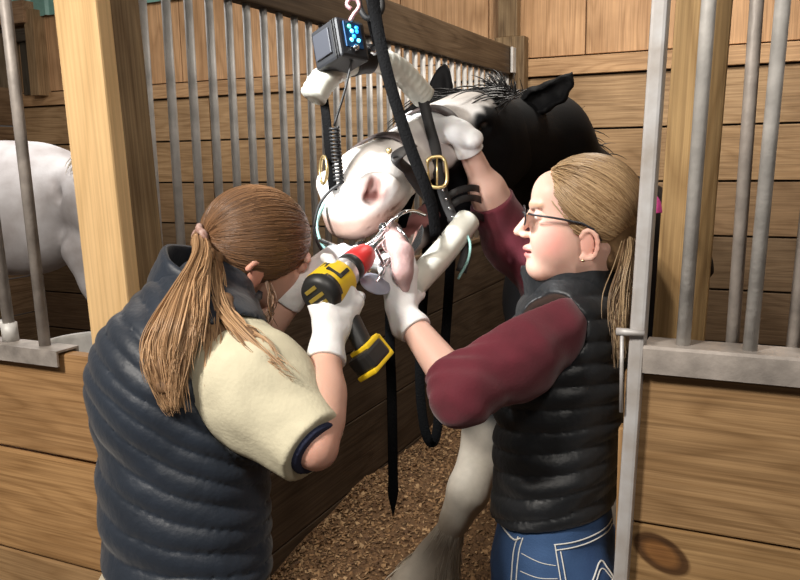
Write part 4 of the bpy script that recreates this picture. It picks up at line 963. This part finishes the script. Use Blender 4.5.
# shoulder crease and flank fold
B.chain([(P(50, 172, 4.0), .02), (P(57, 195, 3.98), .02), (P(50, 222, 3.98), .02), (P(36, 238, 3.98), .018)], .03, op='sub')
B.plane((0, 0, .01), (0, 0, -1))
WC = mat('white_horse_coat', (.68, .67, .69), rough=.65, noise=.30, nscale=6, bump=.08, bscale=120, dark=(.60, .56, .54))
blob_obj('body', B, WC, WH)
cur = hairs(300, lambda: P(88, 152, 4.15)+(P(112, 175, 4.02)-P(88, 152, 4.15))*RS.rand(), lambda: ZU*.1-CF*.8, .2, .2); strands('mane', cur, FEATH, WH, .003)
for s in (1, -1):
    q = P(118, 222, 3.95)+hz(CF)*.07*s; B = Blob(q-.16, q+.2, .008); B.chain([(q, .035), (q+ZU*.07, .03), (q+ZU*.13, .008)], .02, n=CF, f=.5); blob_obj('ear', B, WC, WH)

# ============================================================ DENTAL GEAR
HOSE = mat('cream_plastic_hose', (.74, .74, .66), rough=.35, spec=.5, noise=.12, nscale=30)
WEB = mat('black_webbing', (.0045, .0045, .005), rough=.8, spec=.1, bump=.3, bscale=220)
LEA = mat('dark_leather', (.015, .013, .013), rough=.55, noise=.3, nscale=40, bump=.1)
BRN = mat('brown_leather', (.075, .052, .048), rough=.6, noise=.3, nscale=40, bump=.1)
BRASS = mat('brass', (.72, .55, .26), rough=.3, metal=.85)
CHROME = mat('polished_steel', (.74, .76, .78), rough=.18, metal=1)
TEALM = mat('teal_rubber_cord', (.30, .55, .52), rough=.4)
RUB = mat('black_rubber', (.015, .015, .016), rough=.55, bump=.1)
PLA = mat('dark_grey_plastic', (.018, .019, .023), rough=.5, noise=.15)
bpy.context.view_layer.update()
HBODY = [c for c in HS.children if c.name.startswith('body')][0]
def onhorse(o, d, lift=.004, far=.4):
    w = np.array(HBODY.matrix_world.translation); s = o+d*far; ok, h, n, _ = HBODY.ray_cast(Vector([float(a) for a in s-w]), Vector([float(a) for a in -d]))
    return (np.array(h)+w+d*lift, np.array(n)) if ok else (o+d*.08, d)
def band(name, t, tilt, w, m, parent, sk=0, a0=-2.3, a1=2.3, n=40, cu=0, lift=.007, thick=.006):
    pts = []; up = []
    for a in np.linspace(a0, a1, n):
        d = nrm(hV*math.cos(a)+hL*math.sin(a)); p, nn = onhorse(HX(t+tilt*math.cos(a)+sk*math.sin(a), cu, 0), d, lift); pts.append(p); up.append(d)
    pts = np.array(pts); 
    for _ in range(2): pts[1:-1] = .25*pts[:-2]+.5*pts[1:-1]+.25*pts[2:]
    return tube(name, pts, 1, m, parent, prof=rect(w, thick), up=np.array(up))
hal = P(385, 62, 1.73)
DH = empty('dental_halter', hal, 'white padded hose halter with black straps and gold buckle around the black horse\'s head', 'halter')
V, Fc = None, None
hp = spline([P(313, 97, 1.60), P(322, 82, 1.61), P(340, 67, 1.64), P(362, 59, 1.68), P(384, 62, 1.72), (P(402, 73, 1.76)), P(416, 88, 1.79), P(424, 97, 1.81)], 64)
sc = [1+.035*math.sin(i*2.1) for i in range(64)]
tube('spreader_hose', hp, .0275, HOSE, DH, 22, up=CF, scale=sc)
jp = spline([P(468, 220, 1.80), P(456, 236, 1.77), P(440, 256, 1.72), P(424, 273, 1.66), P(410, 288, 1.62)], 40)
tube('jaw_rest_hose', jp, .0285, HOSE, DH, 22, up=CF)
for (a, b, nm) in ((hp[30], hp[36], 0),): tube('clamp', hp[22:31], .031, RUB, DH, 22, up=CF)
V, Fc = lathe(P(372, 52, 1.655), cv(.2, .5, .8), [(0, 0), (0, .011), (.012, .011), (.014, .008), (.014, 0)], 18); link('clamp_bolt', mesh_from(V, Fc), CHROME, DH)
def strap(name, pts, w, m, parent, up=None, thick=.0035, n=40): return tube(name, spline(pts, n), 1, m, parent, prof=rect(w, thick), up=up if up is not None else -CF)
strap('side_strap', [P(324, 100, 1.615), P(327, 125, 1.62), P(329, 150, 1.63), P(331, 172, 1.645), P(333, 190, 1.66)], .020, WEB, DH, up=nrm(-CF-.5*CR))
c = P(323.5, 170, 1.63); tube('ring', [c+CU*.028*math.sin(a)+nrm(CR-1.8*CF)*.018*math.cos(a) for a in np.linspace(0, 6.283, 28)[:-1]], .0032, BRASS, DH, 8, closed=True, up=CR)
strap('cheek_strap', [P(421, 92, 1.79), P(425, 108, 1.79), P(430, 128, 1.79), P(436, 150, 1.79), P(438, 172, 1.79), P(444, 196, 1.80), P(452, 216, 1.80), P(462, 232, 1.79), P(466, 252, 1.77), P(461, 272, 1.76)], .024, LEA, DH)
c = P(437, 172, 1.775); bk = []
for a in np.linspace(0, 6.283, 33)[:-1]:
    x = math.copysign(abs(math.cos(a))**.6, math.cos(a))*.0215; y = math.copysign(abs(math.sin(a))**.6, math.sin(a))*.034; bk.append(c+nrm(CR+.10*CU)*x+nrm(CU-.10*CR)*y)
bku = tube('buckle', bk, .0042, BRASS, DH, 10, closed=True, up=-CF)
tube('buckle_prong', [c+CU*.031, c+CU*.002-CF*.007, c-CU*.031-CF*.004], .0022, BRASS, bku, 8)
for i in range(4):
    q = P(443+3.2*i, 190+9*i, 1.795-.004); V, Fc = lathe(q, -CF, [(0, .0), (0, .0035), (.002, .0035), (.003, .001), (.003, 0)], 12); link('rivet', mesh_from(V, Fc), CHROME, DH)
nb = band('noseband', .085, .03, .026, BRN, DH, .04, -1.9, .95)
band('brow_band', .235, .05, .030, BRN, DH, .04, -1.9, .9)
strap('noseband_strap', [onhorse(HX(.13, .0, 0), nrm(hV*math.cos(.85)+hL*math.sin(.85)), .007)[0], P(397, 157, 1.63), P(408, 171, 1.66), P(420, 188, 1.70), P(434, 205, 1.75)], .026, LEA, DH, up=nrm(-CF+.3*CU))
V, Fc = lathe(P(389, 151, 1.615), -CF, [(0, 0), (0, .006), (.003, .006), (.005, .003), (.005, 0)], 14); link('rivet', mesh_from(V, Fc), BRASS, DH)
for i, (y0, dy) in enumerate(((196, -6), (208, -8), (222, -5))):
    strap('keeper_strap', [P(448, y0, 1.81), P(460, y0+dy, 1.815), P(474, y0+dy-2, 1.84), P(486, y0+dy+2, 1.90)], .016, LEA, DH)
tube('tie_cord', spline([P(461, 220, 1.77), P(464, 230, 1.76), P(470, 243, 1.755), P(468, 260, 1.755), P(458, 279, 1.76)], 24), .0032, TEALM, DH, 8)

SP = empty('mouth_speculum', P(360, 245, 1.66), 'steel mouth speculum with curved arms holding the horse\'s mouth open', 'mouth speculum')
tube('side_arm', spline([P(385, 228, 1.615), P(394, 219, 1.61), (P(404, 212, 1.62)), P(414, 211, 1.66), P(424, 215, 1.70)], 24), 1, CHROME, SP, prof=rect(.013, .006), up=CU)
tube('side_arm', spline([P(324, 204, 1.68), P(317, 222, 1.66), P(320, 240, 1.65), P(330, 256, 1.64), P(336, 266, 1.63)], 24), 1, TEALM, SP, prof=rect(.012, .006), up=CR)
tube('cross_bar', spline([P(320, 240, 1.645), P(334, 246, 1.62), P(352, 250, 1.605), P(372, 242, 1.60), P(385, 228, 1.61)], 30), .0045, CHROME, SP, 10)
V, Fc = lathe(P(384, 228, 1.622), -CF, [(0, 0), (0, .011), (.006, .0115), (.012, .010), (.013, .006), (.018, .005), (.019, 0)], 20); link('hinge', mesh_from(V, Fc), CHROME, SP)
tube('ratchet_arm', spline([P(397, 226, 1.62), P(405, 236, 1.615), P(411, 250, 1.62), P(414, 262, 1.63)], 16), 1, CHROME, SP, prof=rect(.007, .004), up=-CF)
f = [P(411, 246, 1.63), P(415, 232, 1.63), P(422, 224, 1.64), P(424, 230, 1.64), P(421, 243, 1.64), P(414, 252, 1.63)]
V = f+[q+CF*.005 for q in f]; n = len(f); Fc = [tuple(range(n))[::-1], tuple(range(n, 2*n))]+[(i, (i+1) % n, n+(i+1) % n, n+i) for i in range(n)]
link('thumb_plate', mesh_from(V, Fc), CHROME, SP, smooth=False)
tube('lower_plate', spline([HX(.02, -.128, .045), HX(-.03, -.132, .03), HX(-.042, -.134, 0), HX(-.03, -.132, -.03), HX(.02, -.128, -.045)], 24), 1, CHROME, SP, prof=rect(.02, .005), up=hV)

# light box hanging above the halter
LB = empty('light_box', P(340, 48, 1.57), 'black box with glowing blue and green lights above the white hose', 'light box')
eV = cv(.17, -.98, .10); w1 = cv(.64, .36, .68); eV = nrm(eV); w1 = nrm(w1-eV*(w1@eV)); w2 = np.cross(eV, w1); w2 = w2 if w2@CR > 0 else -w2
bc_ = P(340, 47, 1.585); hs_ = (.040, .041, .036)
B = Boards(); B.box(bc_, w1*hs_[1], eV*hs_[0], w2*hs_[2], col=(1, 1, 1), bev=.006); B.build('case', PLA, LB)
PAN = mat('grey_panel', (.045, .048, .06), rough=.45)
B = Boards(); B.box(bc_-w2*(hs_[2]+.001)-w1*.008-eV*.002, w1*.024, eV*.026, w2*.003, col=(1, 1, 1), bev=.002); B.build('panel', PAN, LB)
for k in (.026, .033): B = Boards(); B.box(bc_-w2*(hs_[2]+.001)+w1*k, w1*.0018, eV*.037, w2*.002, col=(1, 1, 1), bev=.0008); B.build('rib', RUB, LB)
BLUEP = mat('blue_lens_panel', (.01, .06, .16), rough=.25)
B = Boards(); B.box(bc_+w1*(hs_[1]+.001)-eV*.006, eV*.026, w2*.022, w1*.002, col=(1, 1, 1), bev=.002); B.build('lamp_panel', BLUEP, LB)
EB = emit('blue_led', (.02, .30, 1.0), 2.2); EC = emit('cyan_led', (.15, .75, 1.0), 3.0); EG = emit('green_led', (.10, .9, .45), 2.2)
for a, b, m in ((-.022, -.009, EG), (-.013, -.004, EC), (-.014, .009, EB), (-.003, .0, EB), (.005, -.008, EC), (.004, .010, EC), (-.022, .010, EB)):
    V, Fc = lathe(bc_+w1*(hs_[1]+.002)+eV*a+w2*b, w1, [(0, 0), (0, .0042), (.002, .0042), (.0045, .0025), (.005, 0)], 12); link('led', mesh_from(V, Fc), m, LB)
V, Fc = lathe(bc_+w1*(hs_[1]+.002)+eV*.022-w2*.004, w1, [(0, 0), (0, .006), (.008, .006), (.009, .003), (.012, .003), (.012, 0)], 14); link('socket', mesh_from(V, Fc), CHROME, LB)
ct = [bc_+w1*(hs_[1]+.008)+eV*.022-w2*.004, P(352, 60, 1.56), P(345, 90, 1.56), P(334, 126, 1.57)]
st = spline(ct, 24); c0_, c1_ = P(334, 127, 1.57), P(339, 182, 1.60); hx = []
for i in range(300):
    k = i/299; a = k*6.283*15; hx.append(c0_+(c1_-c0_)*k+(CR*math.cos(a)+CF*math.sin(a))*.0085)
en = spline([hx[-1], P(330, 191, 1.60), P(320, 204, 1.60), P(315, 222, 1.60), P(316, 238, 1.605), P(322, 250, 1.61), P(332, 257, 1.615)], 36)
tube('cord', st, .0024, RUB, LB, 8); tube('coiled_cord', hx, .0028, RUB, LB, 6); tube('cord', en, .0030, RUB, LB, 8)

# what it all hangs from
BE = Boards(); tp = P(352, -60, 1.60); BE.aabb(-2.2, .6, tp[1]-.06, tp[1]+.06, 2.92, 3.08, col=(.4, .26, .13)); o = BE.build('trim_1', W_RAW); tag(o, kind='structure')
c = P(352, 6, 1.56); SN = empty('snap_hook', c, 'pink metal snap hook hanging just above the black light box', 'snap hook')
PKM = mat('pink_metal', (.72, .42, .46), rough=.3, metal=.5)
tube('hook', spline([P(350, 21, 1.55), P(354, 14, 1.55), P(359, 7, 1.55), P(357, 0, 1.55), P(350, -1, 1.55), P(347, 5, 1.55), P(351, 9, 1.55)], 30), .0042, PKM, SN, 10)
tube('eye', [P(351, -9, 1.55)+CR*.012*math.cos(a)+CU*.014*math.sin(a) for a in np.linspace(0, 6.283, 20)[:-1]], .0034, PKM, SN, 8, closed=True, up=-CF)
top = P(352, -14, 1.555); tt = top.copy(); tt[2] = 2.95; tube('cord', [top, tt], .004, PKM, SN, 8)
c = P(368, 8, 1.60); CB = empty('spring_clip', c, 'black plastic clip at the top edge beside the pink snap hook', 'clip')
pl = [(357, -6), (361, 10), (367, 18), (376, 16), (382, 8), (380, -8), (375, -22), (362, -22)]
tube('clip_frame', spline([P(x, y, 1.61) for x, y in pl+pl[:1]], 40)[:-1], .0065, RUB, CB, 10, closed=True, up=-CF)
tube('clip_gate', [P(366, -16, 1.61), P(371, 14, 1.61)], .0055, PLA, CB, 10)
strap('hanger', [P(370, 16, 1.62), P(373, 30, 1.64), P(377, 46, 1.665)], .016, WEB, CB)
tp2 = P(369, -22, 1.61); tt = tp2.copy(); tt[2] = 2.95; tube('webbing', [tp2, tt], 1, WEB, CB, prof=rect(.025, .003), up=-CF)
LS = strap('hanging_strap', [P(371, -30, 1.56), P(374, 4, 1.56), P(380, 40, 1.565), P(389, 80, 1.57), P(401, 120, 1.575), P(413, 155, 1.58), P(424, 182, 1.59), P(432, 206, 1.61), P(436, 236, 1.64)], .0235, WEB, None, n=60)
tag(LS, 'long black webbing strap running from top edge down across the horse\'s face', 'strap')
RP = tube('strap_end', spline([P(412, 190, 1.88), P(398, 240, 1.84), P(391, 285, 1.82), P(390, 340, 1.80), P(392, 400, 1.80), P(393, 470, 1.81), P(393, 516, 1.82)], 60), 1, WEB, None, prof=rect(.022, .008), up=-CF, scale=[1.0]*52+[1.05, 1.1, 1.05, .9, .7, .5, .3, .1])
tag(RP, 'black strap end hanging straight down below the horse\'s mouth between the women', 'strap')
RL = strap('strap_loop', [P(428, 235, 1.95), P(421, 330, 2.0), P(420, 385, 2.0), P(424, 425, 2.0), P(430, 442, 2.0), P(436, 436, 2.0), P(440, 400, 2.0), P(446, 330, 2.0), P(452, 240, 1.97)], .024, WEB, None, n=60)
tag(RL, 'black strap hanging in a loop behind the maroon sleeve', 'strap')

# ============================================================ CORDLESS DRILL
YEL = mat('yellow_plastic', (.86, .58, .02), rough=.38, spec=.5); REDP = mat('red_plastic', (.62, .03, .03), rough=.4); BLKP = mat('black_plastic', (.018, .018, .018), rough=.45); SIL = mat('silver_clutch', (.62, .62, .64), rough=.3, metal=.7)
r0, r1 = P(322, 293, 1.40), P(368, 252, 1.535); dA = nrm(r1-r0); dD = cv(.42, -.88, .18); dD = nrm(dD-dA*(dD@dA)); dS = np.cross(dA, dD)
DX = lambda a, d, s: r0+dA*a+dD*d+dS*s
DR = empty('cordless_drill', DX(.05, .03, 0), 'yellow and black cordless drill with red chuck in the left woman\'s gloved hand', 'drill')
B = Blob(DX(.06, .05, 0)-.17, DX(.06, .05, 0)+.17, .003)
B.cone(DX(-.008, 0, 0), DX(.075, 0, 0), .036, .034, 0).cone(DX(.0, .0, 0), DX(.05, .0, 0), .0375, .037, .01, n=dS, f=.95)
B.plane(DX(-.002, 0, 0), -dA, .004); B.plane(DX(.062, 0, 0), dA, .004)
hsg = blob_obj('housing', B, YEL, DR)
V, Fc = lathe(DX(-.018, 0, 0), dA, [(0, 0), (0, .026), (.004, .034), (.016, .0385), (.026, .0385), (.026, 0)], 32); cap = link('rear_cap', mesh_from(V, Fc), BLKP, DR)
SLOT = mat('olive_vent', (.28, .20, .03), rough=.5)
for k, hw in ((-.016, .014), (.0, .019), (.014, .016)): B = Boards(); B.box(DX(-.0188, k, 0), dS*hw, dD*.0035, dA*.0012, col=(1, 1, 1), bev=.001); B.build('vent', SLOT, cap)
for (a, ang, la, lb) in ((.036, (-.35, .8, .45), .010, .007), (.022, (.25, .6, .75), .004, .016), (.036, (.55, .45, .75), .016, .004)):
    d = cv(*ang); d = nrm(d-dA*(d@dA)); B = Boards(); B.box(DX(a, 0, 0)+d*.0368, dA*la, np.cross(dA, d)*lb, d*.0016, col=(1, 1, 1), bev=.001); B.build('grip_inlay', BLKP, hsg)
V, Fc = lathe(DX(.060, 0, 0), dA, [(0, 0), (0, .033), (.004, .0335), (.010, .031), (.022, .030), (.024, .0285), (.024, 0)], 32); link('clutch_ring', mesh_from(V, Fc), SIL, DR)
V, Fc = lathe(DX(.084, 0, 0), dA, [(0, 0), (0, .0285), (.022, .0280), (.025, .026), (.025, 0)], 32); link('collar', mesh_from(V, Fc), BLKP, DR)
V, Fc = lathe(DX(.108, 0, 0), dA, [(0, 0), (0, .0255), (.006, .0275), (.034, .0265), (.056, .021), (.062, .017), (.062, 0)], 32); link('chuck', mesh_from(V, Fc), REDP, DR)
V, Fc = lathe(DX(.169, 0, 0), dA, [(0, 0), (0, .0165), (.008, .013), (.010, .008), (.010, 0)], 24); link('chuck_nose', mesh_from(V, Fc), BLKP, DR)
B = Blob(DX(.04, .09, 0)-.15, DX(.04, .09, 0)+.15, .003); B.cone(DX(.030, .02, 0), DX(-.002, .115, 0), .0205, .0195, .01, n=dS, f=.85).cone(DX(.06, .028, 0), DX(.05, .045, 0), .012, .010, .02); blob_obj('handle', B, BLKP, DR)
bo = (-.010, .128)
def BX(B, a, d, ha, hd_, hs2, bev): B.box(DX(bo[0]+a, bo[1]+d, 0), dA*ha, dD*hd_, dS*hs2, col=(1, 1, 1), bev=bev)
B = Boards(); BX(B, 0, .012, .030, .018, .024, .007); B.build('battery', BLKP, DR)
B = Boards(); BX(B, .010, -.008, .022, .005, .023, .004); BX(B, .033, .012, .005, .021, .021, .004); BX(B, 0, .031, .035, .0045, .023, .004); B.build('battery_shell', YEL, DR)
# the rasp driven by the drill
PF = empty('power_float', DX(.20, .0, 0), 'steel rasp head with round clear guard disc in front of the red chuck', 'dental rasp')
tube('shaft', [DX(.17, 0, 0), DX(.235, 0.0, 0), DX(.26, .006, 0)], .005, CHROME, PF, 12)
V, Fc = lathe(P(386, 263, 1.575), nrm(cv(.7, .5, -.3)), [(-.014, 0), (-.014, .008), (-.005, .0095), (.006, .008), (.016, .005), (.016, 0)], 18); link('gear_head', mesh_from(V, Fc), CHROME, PF)
GRD = bpy.data.materials.new('clear_guard'); GRD.use_nodes = True; _b = GRD.node_tree.nodes['Principled BSDF']; _b.inputs['Base Color'].default_value = (.72, .74, .86, 1); _b.inputs['Transmission Weight'].default_value = .55; _b.inputs['Roughness'].default_value = .25; _b.inputs['IOR'].default_value = 1.3
V, Fc = lathe(P(375, 284, 1.545), nrm(cv(.35, .75, .55)), [(-.002, 0), (-.002, .030), (.0, .0315), (.003, .030), (.003, .012), (.006, .011), (.006, 0)], 36); link('guard_disc', mesh_from(V, Fc), GRD, PF)
tube('guard_arm', spline([DX(.20, 0, 0), P(384, 266, 1.56), P(381, 275, 1.55), P(376, 283, 1.545)], 16), .0035, CHROME, PF, 10)

# ============================================================ LIGHT
def area(name, loc, tgt, size, power, col=(1, 1, 1), spread=180):
    l = bpy.data.lights.new(name, 'AREA'); l.size = size; l.energy = power; l.color = col; l.spread = math.radians(spread)
    o = bpy.data.objects.new(name, l); COL.objects.link(o); o.location = Vector(loc); o.rotation_euler = (Vector([float(a) for a in tgt])-Vector(loc)).to_track_quat('-Z', 'Y').to_euler(); return o
def spot(name, loc, tgt, power, ang, col=(1, 1, 1), r=.03, blend=.5):
    l = bpy.data.lights.new(name, 'SPOT'); l.energy = power; l.spot_size = math.radians(ang); l.spot_blend = blend; l.color = col; l.shadow_soft_size = r
    o = bpy.data.objects.new(name, l); COL.objects.link(o); loc = Vector([float(a) for a in loc]); o.location = loc; o.rotation_euler = (Vector([float(a) for a in tgt])-loc).to_track_quat('-Z', 'Y').to_euler(); return o
area('aisle_side_light', (-1.5, -.9, 3.3), (-1.2, 1.8, 1.0), .5, 120, (1, .93, .84))
area('stall_lamp', (-.5, 3.3, 3.4), (-.6, 4.6, 1.2), .5, 62, (1, .93, .84))
area('neighbour_lamp', (-3.6, 3.0, 3.4), (-3.6, 3.2, 0), .5, 45, (1, .95, .9))
area('aisle_side_light', (.7, -.7, 3.3), (-.6, 2.0, 1.0), .5, 30, (1, .93, .84))  # added fill light, brightens the bars, right panel and right-hand woman
spot('head_lamp', P(306, 222, 1.44), P(395, 205, 1.68), 4, 62, (.95, .98, 1), .02, .7)
spot('work_lamp', (-1.15, .75, 2.35), P(400, 195, 1.75), 150, 31, (.97, 1, 1), .04)
w = bpy.data.worlds.new('world'); SC.world = w; w.use_nodes = True
w.node_tree.nodes['Background'].inputs[0].default_value = (1, .95, .9, 1); w.node_tree.nodes['Background'].inputs[1].default_value = .07
SC.view_settings.view_transform = 'Standard'; SC.view_settings.look = 'None'; SC.view_settings.exposure = 0; SC.view_settings.gamma = 1; SC.view_settings.use_curve_mapping = False
